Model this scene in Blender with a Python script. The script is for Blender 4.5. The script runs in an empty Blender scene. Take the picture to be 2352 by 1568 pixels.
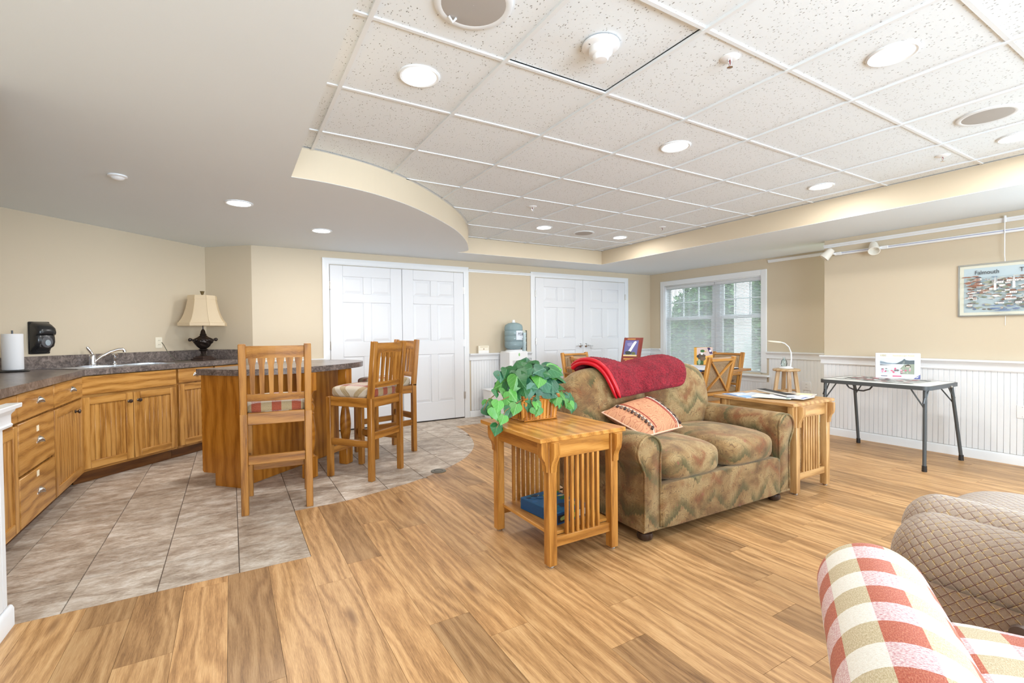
import bpy, math, random
import numpy as np
from mathutils import Vector, Matrix
from mathutils.geometry import tessellate_polygon
random.seed(7)
PI = math.pi
sc = bpy.context.scene
COL = sc.collection
# ------------------------------------------------------------------ camera
CAM_H = 1.2102
yaw, pitch, roll = 0.5347, -0.0171, -0.0094
r0 = Vector((math.cos(yaw), -math.sin(yaw), 0)); d0 = Vector((math.sin(yaw), math.cos(yaw), 0)); u0 = Vector((0, 0, 1))
fw = d0*math.cos(pitch) + u0*math.sin(pitch)
u2 = u0*math.cos(pitch) - d0*math.sin(pitch)
rt = r0*math.cos(roll) + u2*math.sin(roll)
up = -r0*math.sin(roll) + u2*math.cos(roll)
cd = bpy.data.cameras.new('camera'); cam = bpy.data.objects.new('camera', cd); COL.objects.link(cam)
cd.sensor_width = 36; cd.lens = 1091.18/2352*36; cd.clip_start = 0.02
cam.matrix_world = Matrix(((rt.x, up.x, -fw.x, 0), (rt.y, up.y, -fw.y, 0), (rt.z, up.z, -fw.z, CAM_H), (0, 0, 0, 1)))
sc.camera = cam
# ------------------------------------------------------------------ world, exposure, daylight
w = bpy.data.worlds.new('sky'); sc.world = w; w.use_nodes = True
bg = w.node_tree.nodes['Background']
bg.inputs[0].default_value = (0.86, 0.93, 1.0, 1); bg.inputs[1].default_value = 3.2
sc.view_settings.view_transform = 'Standard'; sc.view_settings.look = 'None'
sc.view_settings.gamma = 1; sc.view_settings.exposure = 0.56; sc.view_settings.use_curve_mapping = False

def area(name, loc, target, sx, sy, power, color=(1, 1, 1), shape='RECTANGLE', spread=PI):
    l = bpy.data.lights.new(name, 'AREA'); l.shape = shape; l.size = sx; l.size_y = sy
    l.energy = power; l.color = color; l.spread = spread
    o = bpy.data.objects.new(name, l); COL.objects.link(o); o.location = loc
    o.rotation_euler = (Vector(target)-Vector(loc)).to_track_quat('-Z', 'Y').to_euler()
    return o
# area lamps standing for daylight at two unseen window openings
area('daylight_right', (6.25, -0.75, 1.35), (3.6, 1.6, 3.6), 2.5, 1.4, 60, (0.69, 0.85, 1.0))
area('fill_light_back', (1.15, -2.85, 1.35), (1.15, 0.0, 3.5), 3.5, 1.4, 205, (0.71, 0.86, 1.0))  # added fill for the kitchen and ceiling, tilted up

# ------------------------------------------------------------------ node helpers
class NT:
    def __init__(s, name):
        s.mat = bpy.data.materials.new(name); s.mat.use_nodes = True
        s.nt = s.mat.node_tree; s.nt.nodes.clear()
        s.out = s.nt.nodes.new('ShaderNodeOutputMaterial')
    def n(s, typ, ins=None, **props):
        nd = s.nt.nodes.new('ShaderNode'+typ)
        for k, v in props.items(): setattr(nd, k, v)
        for k, v in (ins or {}).items(): s.set(nd.inputs[k], v)
        return nd
    def set(s, sock, v):
        if isinstance(v, bpy.types.NodeSocket): s.nt.links.new(v, sock)
        elif isinstance(v, (tuple, list)) and len(v) == 3 and sock.type == 'RGBA': sock.default_value = (*v, 1)
        else: sock.default_value = v
    def gc(s): return s.n('Attribute', attribute_name='gc').outputs['Vector']
    def rnd(s): return s.n('ObjectInfo').outputs['Random']
    def m(s, op, a, b=0.0, c=None):
        nd = s.n('Math', operation=op); s.set(nd.inputs[0], a); s.set(nd.inputs[1], b)
        if c is not None: s.set(nd.inputs[2], c)
        return nd.outputs[0]
    def vm(s, op, a, b):
        nd = s.n('VectorMath', operation=op); s.set(nd.inputs[0], a)
        s.set(nd.inputs['Scale' if op == 'SCALE' else 1], b); return nd.outputs[0]
    def sep(s, v): return s.n('SeparateXYZ', {0: v}).outputs
    def comb(s, x, y, z=0.0): return s.n('CombineXYZ', {0: x, 1: y, 2: z}).outputs[0]
    def noise(s, v, scale, detail=3, rough=.5, dist=0.0, col=False):
        nd = s.n('TexNoise', {'Vector': v, 'Scale': scale, 'Detail': detail, 'Roughness': rough, 'Distortion': dist})
        return nd.outputs[1 if col else 0]
    def ramp(s, fac, stops, interp='LINEAR'):
        nd = s.n('ValToRGB', {0: fac}); cr = nd.color_ramp; cr.interpolation = interp
        while len(cr.elements) < len(stops): cr.elements.new(.5)
        for e, (p, c) in zip(cr.elements, stops):
            e.position = p; e.color = (*c, 1) if isinstance(c, tuple) else (c, c, c, 1)
        return nd.outputs[0]
    def mix(s, fac, a, b, mode='MIX'):
        nd = s.n('Mix', data_type='RGBA', blend_type=mode)
        s.set(nd.inputs[0], fac); s.set(nd.inputs[6], a); s.set(nd.inputs[7], b); return nd.outputs[2]
    def bump(s, h, strength=.3, dist=.01, normal=None):
        ins = {'Height': h, 'Strength': strength, 'Distance': dist}
        if normal is not None: ins['Normal'] = normal
        return s.n('Bump', ins).outputs[0]
    def bsdf(s, color, rough=.5, metal=0.0, normal=None, **kw):
        ins = {'Base Color': color, 'Roughness': rough, 'Metallic': metal}
        ins.update(kw)
        if normal is not None: ins['Normal'] = normal
        b = s.n('BsdfPrincipled', ins)
        s.nt.links.new(b.outputs[0], s.out.inputs[0]); return s.mat

def srgb(r, g, b):
    f = lambda c: (c/255/12.92 if c/255 <= .04045 else ((c/255+.055)/1.055)**2.4)
    return (f(r), f(g), f(b))
_plain = {}
def plain(name, c, rough=.5, metal=0.0, **kw):
    if name not in _plain:
        t = NT(name); v = t.gc()
        h = t.noise(v, 90, 2)
        _plain[name] = t.bsdf(t.mix(t.noise(v, 6, 2), tuple(x*.95 for x in c), c), rough, metal, t.bump(h, .03, .002), **kw)
    return _plain[name]
def flat(r, g, b, rough=.55): return plain('print_%d_%d_%d' % (r, g, b), srgb(r, g, b), rough)

def paint(name, c, rough=.55, bump=.05):
    t = NT(name); v = t.gc()
    col = t.mix(t.noise(v, 1.3, 3), tuple(x*.97 for x in c), c)
    return t.bsdf(col, rough, 0, t.bump(t.noise(v, 160, 3), bump, .003))
M_BEIGE = paint('wall_paint_beige', srgb(212, 198, 174), .6)
M_CEIL = paint('soffit_paint_white', srgb(232, 240, 245), .7)
M_WHITE = paint('trim_paint_white', srgb(236, 239, 242), .35, .02)
M_DOORW = paint('door_paint_white', srgb(230, 232, 236), .4, .02)

def oak(name, light, mid, dark, rough=.35, var=.18, grain=1.0):
    t = NT(name); v = t.gc(); x, y, z = t.sep(v)
    rn = t.rnd(); off = t.m('MULTIPLY', rn, 37.0)
    low = t.noise(t.comb(t.m('MULTIPLY', x, 1.2), t.m('MULTIPLY', y, 4.0), t.m('ADD', t.m('MULTIPLY', z, 4.0), off)), 1.6, 2)
    rad = t.m('ADD', t.m('ADD', t.m('MULTIPLY', y, 34*grain), t.m('MULTIPLY', z, 23*grain)), t.m('MULTIPLY', low, 5.0))
    cath = t.m('ADD', t.m('MULTIPLY', t.m('SINE', t.m('MULTIPLY', rad, 2.6)), .5), .5)
    fine = t.noise(t.comb(t.m('MULTIPLY', x, 9), t.m('MULTIPLY', y, 230), t.m('MULTIPLY', z, 230)), 1.0, 4, .7)
    f = t.m('ADD', t.m('MULTIPLY', cath, .27), t.m('MULTIPLY', fine, .75))
    col = t.ramp(f, [(.30, dark), (.47, mid), (.68, light)])
    col = t.mix(t.m('MULTIPLY', rn, var), col, dark, 'MULTIPLY') if var else col
    return t.bsdf(col, rough, 0, t.bump(fine, .08, .002), **{'Coat Weight': .15, 'Coat Roughness': .2})
M_OAK = oak('oak_cabinet', srgb(208, 156, 86), srgb(188, 134, 64), srgb(146, 96, 40))
M_OAK_D = oak('oak_island', srgb(196, 132, 48), srgb(178, 112, 28), srgb(150, 90, 16))
M_OAK_S = oak('oak_stool', srgb(184, 128, 56), srgb(164, 108, 40), srgb(126, 78, 24))
M_OAK_T = oak('oak_end_table', srgb(208, 150, 74), srgb(188, 128, 54), srgb(150, 96, 36))
M_OAK_L = oak('oak_end_table_pale', srgb(214, 172, 116), srgb(194, 150, 94), srgb(156, 110, 62))
M_OAK_C = oak('oak_dining', srgb(210, 154, 78), srgb(188, 130, 58), srgb(146, 96, 40))
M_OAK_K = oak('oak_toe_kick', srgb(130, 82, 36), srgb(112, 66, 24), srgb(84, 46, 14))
M_PINE = oak('pine_stool', srgb(220, 190, 146), srgb(206, 170, 122), srgb(180, 142, 96))

def m_plank():
    t = NT('floor_oak_plank'); v = t.gc(); rn = t.rnd()
    x, y, z = t.sep(v)
    off = t.m('MULTIPLY', rn, 53.0)
    xx = t.m('ADD', x, off)
    low = t.noise(t.comb(t.m('MULTIPLY', xx, .8), t.m('MULTIPLY', y, 5), off), 1.5, 2, .5)
    rad = t.m('ADD', t.m('MULTIPLY', y, 95), t.m('MULTIPLY', low, 30.0))
    cath = t.m('ADD', t.m('MULTIPLY', t.m('SINE', rad), .5), .5)
    fine = t.noise(t.comb(t.m('MULTIPLY', xx, 14), t.m('MULTIPLY', y, 260), off), 1.0, 5, .75)
    streak = t.noise(t.comb(t.m('MULTIPLY', xx, 1.1), t.m('MULTIPLY', y, 22), off), 1.0, 4, .65)
    f = t.m('ADD', t.m('ADD', t.m('MULTIPLY', cath, .12), t.m('MULTIPLY', fine, .54)), t.m('MULTIPLY', streak, .36))
    col = t.ramp(f, [(.32, srgb(128, 90, 54)), (.44, srgb(172, 130, 84)), (.54, srgb(200, 156, 106)), (.66, srgb(220, 180, 130))])
    col = t.mix(1.0, col, t.ramp(rn, [(0, (.64, .62, .60)), (.22, (.78, .76, .73)), (.5, (.94, .92, .89)), (.8, (1, 1, 1)), (1, (1.0, .94, .86))]), 'MULTIPLY')
    kv = t.n('TexVoronoi', {'Vector': t.comb(t.m('MULTIPLY', xx, 1.5), t.m('MULTIPLY', y, 6.5), off), 'Scale': 1.0}).outputs[0]
    kf = t.ramp(kv, [(.04, .85), (.16, 0.0)])
    col = t.mix(t.m('MULTIPLY', kf, t.m('ADD', .5, t.m('MULTIPLY', fine, .6))), col, srgb(104, 66, 36))
    return t.bsdf(col, t.m('ADD', .36, t.m('MULTIPLY', fine, .16)), 0, t.bump(fine, .10, .002))
M_PLANK = m_plank()

def m_tile():
    t = NT('floor_travertine_tile'); v = t.gc(); rn = t.rnd()
    p = t.vm('ADD', v, t.comb(t.m('MULTIPLY', rn, 91), t.m('MULTIPLY', rn, 47), 0))
    x, y, z = t.sep(p)
    st = t.noise(t.comb(t.m('MULTIPLY', x, 6), t.m('MULTIPLY', y, 10), 0), 1.0, 6, .68, .3)
    sp = t.noise(t.comb(t.m('MULTIPLY', x, 28), t.m('MULTIPLY', y, 70), 0), 1.0, 4, .7)
    f = t.m('ADD', t.m('MULTIPLY', st, .7), t.m('MULTIPLY', sp, .3))
    col = t.ramp(f, [(.36, srgb(140, 124, 110)), (.46, srgb(178, 163, 147)), (.54, srgb(206, 194, 180)), (.63, srgb(228, 222, 213))])
    col = t.mix(t.m('MULTIPLY', t.noise(p, 2.2, 2), .3), col, srgb(182, 158, 140))
    col = t.mix(1.0, col, t.ramp(rn, [(0, (.84, .83, .82)), (.5, (.95, .95, .94)), (1, (1, 1, 1))]), 'MULTIPLY')
    return t.bsdf(col, t.ramp(st, [(.3, .42), (.7, .62)]), 0, t.bump(f, .35, .006))
M_TILE = m_tile()
M_GROUT = plain('floor_base_grout', srgb(128, 114, 102), .9)

def m_actile():
    t = NT('acoustic_ceiling_tile'); v = t.gc(); rn = t.rnd()
    p = t.vm('ADD', v, t.comb(t.m('MULTIPLY', rn, 31), t.m('MULTIPLY', rn, 17), 0))
    wv = t.vm('ADD', p, t.vm('SCALE', t.noise(p, 60, 2, col=True), .012))
    vo = t.n('TexVoronoi', {'Vector': t.vm('MULTIPLY', wv, (1, .55, 1)), 'Scale': 95, 'Randomness': 1.0}).outputs[0]
    gate = t.noise(p, 46, 2)
    pit = t.m('MULTIPLY', t.ramp(vo, [(.16, 1.0), (.26, 0.0)]), t.ramp(gate, [(.44, 0.0), (.54, 1.0)]))
    col = t.mix(pit, srgb(233, 240, 245), srgb(150, 150, 148))
    return t.bsdf(col, .9, 0, t.bump(t.m('SUBTRACT', 1.0, pit), .5, .004))
M_ACT = m_actile()
M_GRID = paint('ceiling_grid_white', srgb(232, 237, 241), .4, .0)

def m_lam():
    t = NT('laminate_counter'); v = t.gc()
    n1 = t.noise(v, 26, 6, .7, 1.6); n2 = t.noise(v, 7, 3, .6, .5)
    f = t.m('ADD', t.m('MULTIPLY', n1, .75), t.m('MULTIPLY', n2, .25))
    col = t.ramp(f, [(.34, srgb(66, 58, 55)), (.46, srgb(98, 88, 84)), (.55, srgb(128, 116, 110)), (.7, srgb(165, 152, 145))])
    return t.bsdf(col, .28, 0, t.bump(n1, .04, .002))
M_LAM = m_lam()
M_CHROME = plain('chrome', (.75, .75, .77), .12, 1.0)
M_NICKEL = plain('satin_nickel', (.62, .6, .57), .28, 1.0)
M_STEEL = plain('stainless_steel', (.66, .67, .69), .25, 1.0)
M_BRONZE_K = plain('dark_bronze', (.12, .09, .07), .35, .8)
M_BLACK = plain('black_plastic', (.018, .018, .02), .25)
M_WPLAST = plain('white_plastic', srgb(238, 240, 242), .35)
M_CREAM = plain('cream_plastic', srgb(243, 236, 216), .4)
M_GREY_METAL = plain('powder_coat_grey', srgb(84, 88, 90), .42, .3)
M_PAPER = plain('paper_towel', srgb(240, 242, 246), .9)

def emis(name, c, s):
    t = NT(name); e = t.n('Emission', {'Color': (*c, 1), 'Strength': s}); t.nt.links.new(e.outputs[0], t.out.inputs[0]); return t.mat
M_LENS = emis('lamp_lens_lit', (1, .98, .95), 9.0)

def m_glass(name, tint, gloss=.12):
    t = NT(name)
    fr = t.n('LayerWeight', {'Blend': .25}).outputs['Fresnel']
    a = t.n('BsdfTransparent', {'Color': (*tint, 1)}); b = t.n('BsdfGlossy', {'Color': (1, 1, 1, 1), 'Roughness': .03})
    mx = t.n('MixShader', {0: t.m('MULTIPLY', fr, gloss*5), 1: a.outputs[0], 2: b.outputs[0]})
    t.nt.links.new(mx.outputs[0], t.out.inputs[0]); return t.mat
M_PANE = m_glass('window_glass', (.94, .97, .96), .1)
def m_plast(name, c, f):
    t = NT(name); a = t.n('BsdfTransparent', {'Color': (*c, 1)})
    b = t.n('BsdfPrincipled', {'Base Color': (*c, 1), 'Roughness': .15})
    mx = t.n('MixShader', {0: f, 1: a.outputs[0], 2: b.outputs[0]}); t.nt.links.new(mx.outputs[0], t.out.inputs[0]); return t.mat
M_BOTTLE = m_plast('water_bottle_plastic', srgb(176, 200, 206), .55)
M_CLEAR = m_glass('clear_plastic', (.86, .93, .92), .2)

def m_plaid(name='plaid_woven_fabric', P=.15, dim=(1, 1, 1)):
    t = NT(name); v = t.gc(); x, y, z = t.sep(v)
    a = t.m('LESS_THAN', t.m('FRACT', t.m('DIVIDE', t.m('ADD', x, 30.0), P)), .47)
    b = t.m('LESS_THAN', t.m('FRACT', t.m('DIVIDE', t.m('ADD', y, 30.0), P)), .5)
    wv = t.noise(t.comb(t.m('MULTIPLY', x, 500), t.m('MULTIPLY', y, 150)), 1.0, 2, .7)
    wv2 = t.noise(t.comb(t.m('MULTIPLY', x, 160), t.m('MULTIPLY', y, 520)), 1.0, 2, .7)
    red = t.ramp(wv, [(.3, srgb(158, 62, 36)), (.5, srgb(186, 88, 58)), (.72, srgb(206, 138, 106))])
    pink = t.ramp(wv2, [(.38, srgb(190, 118, 124)), (.5, srgb(224, 190, 192)), (.62, srgb(240, 230, 228))])
    bei = t.ramp(wv, [(.3, srgb(176, 156, 116)), (.52, srgb(203, 186, 150)), (.74, srgb(226, 214, 190))])
    whi = t.ramp(wv2, [(.3, srgb(222, 214, 200)), (.55, srgb(240, 237, 229))])
    c1 = t.mix(b, pink, red); c2 = t.mix(b, whi, bei)
    return t.bsdf(t.mix(1.0, t.mix(a, c2, c1), dim, 'MULTIPLY'), .85, 0, t.bump(t.m('ADD', wv, wv2), .35, .004), **{'Sheen Weight': .2})
M_PLAID = m_plaid()
M_PLAID_S = m_plaid('plaid_stool_fabric', .125, (.62, .56, .48))

def m_quilt():
    t = NT('quilted_lattice_fabric'); v = t.gc(); x, y, z = t.sep(v)
    P = .036
    u_ = t.m('FRACT', t.m('DIVIDE', t.m('ADD', t.m('ADD', x, y), 30.0), P))
    w_ = t.m('FRACT', t.m('DIVIDE', t.m('ADD', t.m('SUBTRACT', x, y), 30.0), P))
    du = t.m('ABSOLUTE', t.m('SUBTRACT', u_, .5)); dw = t.m('ABSOLUTE', t.m('SUBTRACT', w_, .5))
    near = t.m('MAXIMUM', du, dw)
    line = t.ramp(near, [(.455, 0.0), (.475, 1.0)])
    tick = t.m('MULTIPLY', t.ramp(near, [(.36, 0.0), (.41, 1.0)]), t.m('GREATER_THAN', t.noise(t.comb(t.m('MULTIPLY', x, 90), t.m('MULTIPLY', y, 90)), 1.0, 1), .56))
    base = t.mix(t.noise(v, 240, 2), srgb(132, 110, 92), srgb(164, 142, 120))
    col = t.mix(t.m('MULTIPLY', tick, .7), base, srgb(206, 176, 104))
    col = t.mix(line, col, srgb(96, 46, 36))
    return t.bsdf(col, .5, 0, t.bump(t.m('SUBTRACT', 1.0, t.ramp(near, [(.3, 0.0), (.5, 1.0)])), .35, .006), **{'Sheen Weight': .4})
M_QUILT = m_quilt()

def m_paisley():
    t = NT('paisley_flame_upholstery'); v = t.gc(); x, y, z = t.sep(v)
    wv = t.vm('ADD', v, t.vm('SCALE', t.vm('SUBTRACT', t.noise(v, 9, 2, col=True), (.5, .5, .5)), .10))
    vo = t.n('TexVoronoi', {'Vector': wv, 'Scale': 17.0}, feature='SMOOTH_F1').outputs[0]
    vo2 = t.n('TexVoronoi', {'Vector': wv, 'Scale': 27.0}, feature='F1').outputs[0]
    rings = t.m('ABSOLUTE', t.m('SINE', t.m('MULTIPLY', vo, 36.0)))
    line = t.ramp(rings, [(.08, 1.0), (.36, 0.0)])
    line2 = t.m('MULTIPLY', t.ramp(t.m('ABSOLUTE', t.m('SINE', t.m('MULTIPLY', vo2, 15.0))), [(.12, .7), (.34, 0.0)]), t.ramp(t.noise(v, 13, 2), [(.46, 0.0), (.54, 1.0)]))
    line = t.m('MAXIMUM', line, line2)
    big = t.noise(v, 4.3, 4, .6, .4)
    base = t.ramp(big, [(.30, srgb(80, 50, 20)), (.41, srgb(112, 80, 42)), (.50, srgb(138, 108, 66)), (.58, srgb(154, 128, 86)), (.66, srgb(124, 92, 50)), (.76, srgb(92, 58, 26))])
    h = t.m('ADD', x, t.m('MULTIPLY', y, .9))
    tri = t.m('ABSOLUTE', t.m('SUBTRACT', t.m('FRACT', t.m('MULTIPLY', h, 3.4)), .5))
    tri2 = t.m('ABSOLUTE', t.m('SUBTRACT', t.m('FRACT', t.m('MULTIPLY', h, 46.0)), .5))
    q = t.m('ADD', t.m('ADD', t.m('SUBTRACT', z, t.m('MULTIPLY', y, .45)), t.m('MULTIPLY', tri, .26)), t.m('ADD', t.m('MULTIPLY', tri2, .030), t.m('MULTIPLY', t.noise(v, 6, 2), .09)))
    fr = t.m('FRACT', t.m('DIVIDE', q, .235))
    gband = t.ramp(fr, [(.0, 0.0), (.04, 1.0), (.16, .75), (.34, 0.0)])
    gband = t.m('MULTIPLY', gband, t.ramp(t.noise(v, 5.5, 2), [(.40, .15), (.54, 1.0)]))
    base = t.mix(t.m('MULTIPLY', gband, .85), base, srgb(62, 66, 30))
    rust = t.m('MULTIPLY', t.ramp(fr, [(.42, 0.0), (.58, .8), (.78, 0.0)]), t.ramp(t.noise(v, 6.3, 2), [(.43, 0.0), (.56, 1.0)]))
    base = t.mix(rust, base, srgb(118, 62, 24))
    col = t.mix(t.m('MULTIPLY', line, .6), base, srgb(66, 36, 18))
    dots = t.ramp(vo, [(.05, .75), (.10, 0.0)])
    col = t.mix(dots, col, srgb(134, 72, 58))
    pile = t.noise(v, 230, 3, .7)
    col = t.mix(.35, col, t.mix(pile, (.25, .25, .25), (.9, .9, .9)), 'OVERLAY')
    return t.bsdf(col, .8, 0, t.bump(t.m('ADD', pile, t.m('MULTIPLY', line, -.6)), .3, .004), **{'Sheen Weight': .25, 'Sheen Tint': (1, .85, .6, 1)})
M_SOFA = m_paisley()

def m_fleece():
    t = NT('red_fleece'); v = t.gc()
    n1 = t.noise(v, 120, 4, .75); n2 = t.noise(v, 14, 2, .5)
    f = t.m('ADD', t.m('MULTIPLY', n1, .75), t.m('MULTIPLY', n2, .25))
    col = t.ramp(f, [(.34, srgb(64, 1, 12)), (.5, srgb(126, 8, 28)), (.66, srgb(172, 34, 52))])
    return t.bsdf(col, .95, 0, t.bump(f, .9, .012), **{'Sheen Weight': .15, 'Sheen Tint': (1, .3, .35, 1)})
M_FLEECE = m_fleece()
M_SATIN = plain('red_satin_binding', srgb(196, 6, 30), .4)

def m_weave(name, c1, c2, sc_=220):
    t = NT(name); v = t.gc(); x, y, z = t.sep(v)
    a = t.m('SINE', t.m('MULTIPLY', t.m('ADD', x, t.m('MULTIPLY', y, .3)), sc_*2)); b = t.m('SINE', t.m('MULTIPLY', z, sc_*2))
    f = t.m('ADD', t.m('MULTIPLY', t.m('MULTIPLY', a, b), .4), .5)
    return t.bsdf(t.ramp(f, [(.2, c1), (.8, c2)]), .8, 0, t.bump(f, .3, .003))
M_WEAVE = m_weave('woven_back_fabric', srgb(138, 112, 82), srgb(190, 164, 130))
def m_swirl(name, a, b, c, s=26):
    t = NT(name); v = t.gc()
    vo = t.n('TexVoronoi', {'Vector': v, 'Scale': s}, feature='SMOOTH_F1').outputs[0]
    l = t.ramp(t.m('ABSOLUTE', t.m('SINE', t.m('MULTIPLY', vo, 17))), [(.15, 1.0), (.45, 0.0)])
    return t.bsdf(t.mix(t.m('MULTIPLY', l, .55), t.mix(t.noise(v, 9, 2), a, b), c), .85, 0, t.bump(l, .2, .003))
M_PILLOW = m_swirl('pillow_scroll_fabric', srgb(184, 124, 90), srgb(202, 150, 112), srgb(140, 62, 44))
M_SEATPAD = m_swirl('seat_pad_scroll_fabric', srgb(138, 110, 82), srgb(170, 146, 112), srgb(96, 72, 52), 30)

def m_leaf(name, c, cv):
    t = NT(name); v = t.gc(); x, y, z = t.sep(v)
    vein = t.m('ABSOLUTE', t.m('SINE', t.m('ADD', t.m('MULTIPLY', y, 150), t.m('MULTIPLY', t.m('ABSOLUTE', x), -190))))
    mid = t.m('LESS_THAN', t.m('ABSOLUTE', x), .0012)
    f = t.m('MAXIMUM', mid, t.ramp(vein, [(.06, .7), (.16, 0.0)]))
    rn = t.rnd()
    col = t.mix(t.m('MULTIPLY', f, .28), t.mix(rn, c, tuple(k*.62 for k in c)), cv)
    return t.bsdf(col, .42, 0, t.bump(f, .3, .002))
M_LEAF = [m_leaf('ivy_leaf_green', srgb(34, 100, 48), srgb(130, 186, 130)),
          m_leaf('ivy_leaf_blue_green', srgb(46, 106, 76), srgb(140, 190, 160)),
          m_leaf('ivy_leaf_light', srgb(82, 152, 62), srgb(176, 216, 150))]
M_CANE = oak('bamboo_cane', srgb(214, 150, 62), srgb(186, 116, 34), srgb(120, 66, 12), .3, .3)
M_VINE = plain('vine_stem', srgb(120, 96, 50), .6)

# ------------------------------------------------------------------ mesh builder
class MB:
    def __init__(s): s.v = []; s.f = []; s.g = []
    def add(s, vs, fs, gs=None):
        b = len(s.v); s.v += [tuple(p) for p in vs]; s.f += [[b+i for i in f] for f in fs]
        s.g += [tuple(p) for p in (gs if gs is not None else vs)]; return s
    def box(s, c, size, R=None, bev=0.0, wood=True):
        c = Vector(c); hx, hy, hz = [k/2 for k in size]
        R = R or Matrix.Identity(3)
        loc = []
        if bev > 0:
            b = min(bev, hx*.9, hy*.9, hz*.9)
            idx = {}
            for sx in (-1, 1):
                for sy in (-1, 1):
                    for sz in (-1, 1):
                        for ax in range(3):
                            p = [sx*(hx-b), sy*(hy-b), sz*(hz-b)]
                            p[ax] = (sx*hx, sy*hy, sz*hz)[ax]
                            idx[(sx, sy, sz, ax)] = len(loc); loc.append(Vector(p))
            fs = []
            for ax in range(3):
                a1, a2 = [a for a in range(3) if a != ax]
                for sg in (-1, 1):
                    q = []
                    for (p1, p2) in ((-1, -1), (1, -1), (1, 1), (-1, 1)):
                        k = [0, 0, 0]; k[ax] = sg; k[a1] = p1; k[a2] = p2; q.append(idx[(*k, ax)])
                    fs.append(q if (sg > 0) == (ax != 1) else q[::-1])
            for ax in range(3):       # edges along ax
                a1, a2 = [a for a in range(3) if a != ax]
                for p1 in (-1, 1):
                    for p2 in (-1, 1):
                        k0 = [0, 0, 0]; k0[ax] = -1; k0[a1] = p1; k0[a2] = p2; k1 = list(k0); k1[ax] = 1
                        q = [idx[(*k0, a1)], idx[(*k0, a2)], idx[(*k1, a2)], idx[(*k1, a1)]]
                        n = (loc[q[1]]-loc[q[0]]).cross(loc[q[2]]-loc[q[1]]); cen = sum((loc[i] for i in q), Vector())/4
                        e = Vector((0, 0, 0)); e[a1] = p1; e[a2] = p2
                        fs.append(q if n.dot(e) > 0 else q[::-1])
            for sx in (-1, 1):
                for sy in (-1, 1):
                    for sz in (-1, 1):
                        q = [idx[(sx, sy, sz, a)] for a in range(3)]
                        fs.append(q if sx*sy*sz > 0 else q[::-1])
        else:
            loc = [Vector((a*hx, b_*hy, c_*hz)) for a in (-1, 1) for b_ in (-1, 1) for c_ in (-1, 1)]
            fs = [[0, 1, 3, 2], [4, 6, 7, 5], [0, 4, 5, 1], [2, 3, 7, 6], [0, 2, 6, 4], [1, 5, 7, 3]]
        if wood:
            o = sorted(range(3), key=lambda k: -size[k])
            off = Vector((random.random()*9, random.random()*3, random.random()*3))
            gs = [Vector((p[o[0]], p[o[1]], p[o[2]]))+off for p in loc]
        else: gs = [R @ p + c for p in loc]
        return s.add([R @ p + c for p in loc], fs, gs)
    def bar(s, a, b, wx, wy, upv=(0, 0, 1), bev=0.0):
        a = Vector(a); b = Vector(b); zz = (b-a).normalized(); xx = Vector(upv).cross(zz)
        if xx.length < 1e-4: xx = Vector((1, 0, 0))
        xx.normalize(); yy = zz.cross(xx)
        R = Matrix((xx, yy, zz)).transposed()
        return s.box((a+b)/2, (wx, wy, (b-a).length), R, bev)
    def prism(s, pts, z0, z1, holes=(), T=None, gs_mode=None):
        loops = [list(pts)]+[list(h) for h in holes]
        allp = [p for l in loops for p in l]; n = len(allp)
        tri = tessellate_polygon([[Vector((p[0], p[1], 0)) for p in l] for l in loops])
        vs = [Vector((p[0], p[1], z)) for z in (z0, z1) for p in allp]
        def area2(t): a, b, c = [allp[i] for i in t]; return (b[0]-a[0])*(c[1]-a[1])-(b[1]-a[1])*(c[0]-a[0])
        fs = []
        for t in tri:
            t = list(t) if area2(t) > 0 else list(t)[::-1]
            fs.append([i+n for i in t]); fs.append(t[::-1])
        o = 0
        for li, l in enumerate(loops):
            A = sum(l[i][0]*l[(i+1) % len(l)][1]-l[(i+1) % len(l)][0]*l[i][1] for i in range(len(l)))
            for i in range(len(l)):
                a, b = o+i, o+(i+1) % len(l)
                q = [a, b, b+n, a+n]
                fs.append(q if (A > 0) == (li == 0) else q[::-1])
            o += len(l)
        g = [Vector(v) for v in vs]
        if T: vs = [T @ v for v in vs]
        return s.add(vs, fs, g)
    def tube(s, pts, r, n=10, cap=True, closed=False):
        pts = [Vector(p) for p in pts]; rr = r if isinstance(r, (list, tuple)) else [r]*len(pts)
        vs, fs = [], []; m = len(pts); prev = None
        for i, p in enumerate(pts):
            if closed: t = (pts[(i+1) % m]-pts[i-1])
            else: t = pts[min(i+1, m-1)]-pts[max(i-1, 0)]
            t.normalize()
            if prev is None:
                a = Vector((0, 0, 1)) if abs(t.z) < .9 else Vector((1, 0, 0)); x = a.cross(t).normalized()
            else: x = (prev-t*prev.dot(t)).normalized()
            prev = x; y = t.cross(x)
            for k in range(n):
                an = 2*PI*k/n; vs.append(p+(x*math.cos(an)+y*math.sin(an))*rr[i])
        for i in range(m if closed else m-1):
            j = (i+1) % m
            for k in range(n):
                l = (k+1) % n; fs.append([i*n+k, i*n+l, j*n+l, j*n+k])
        if cap and not closed: fs.append(list(range(n))[::-1]); fs.append([(m-1)*n+k for k in range(n)])
        return s.add(vs, fs)
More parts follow.
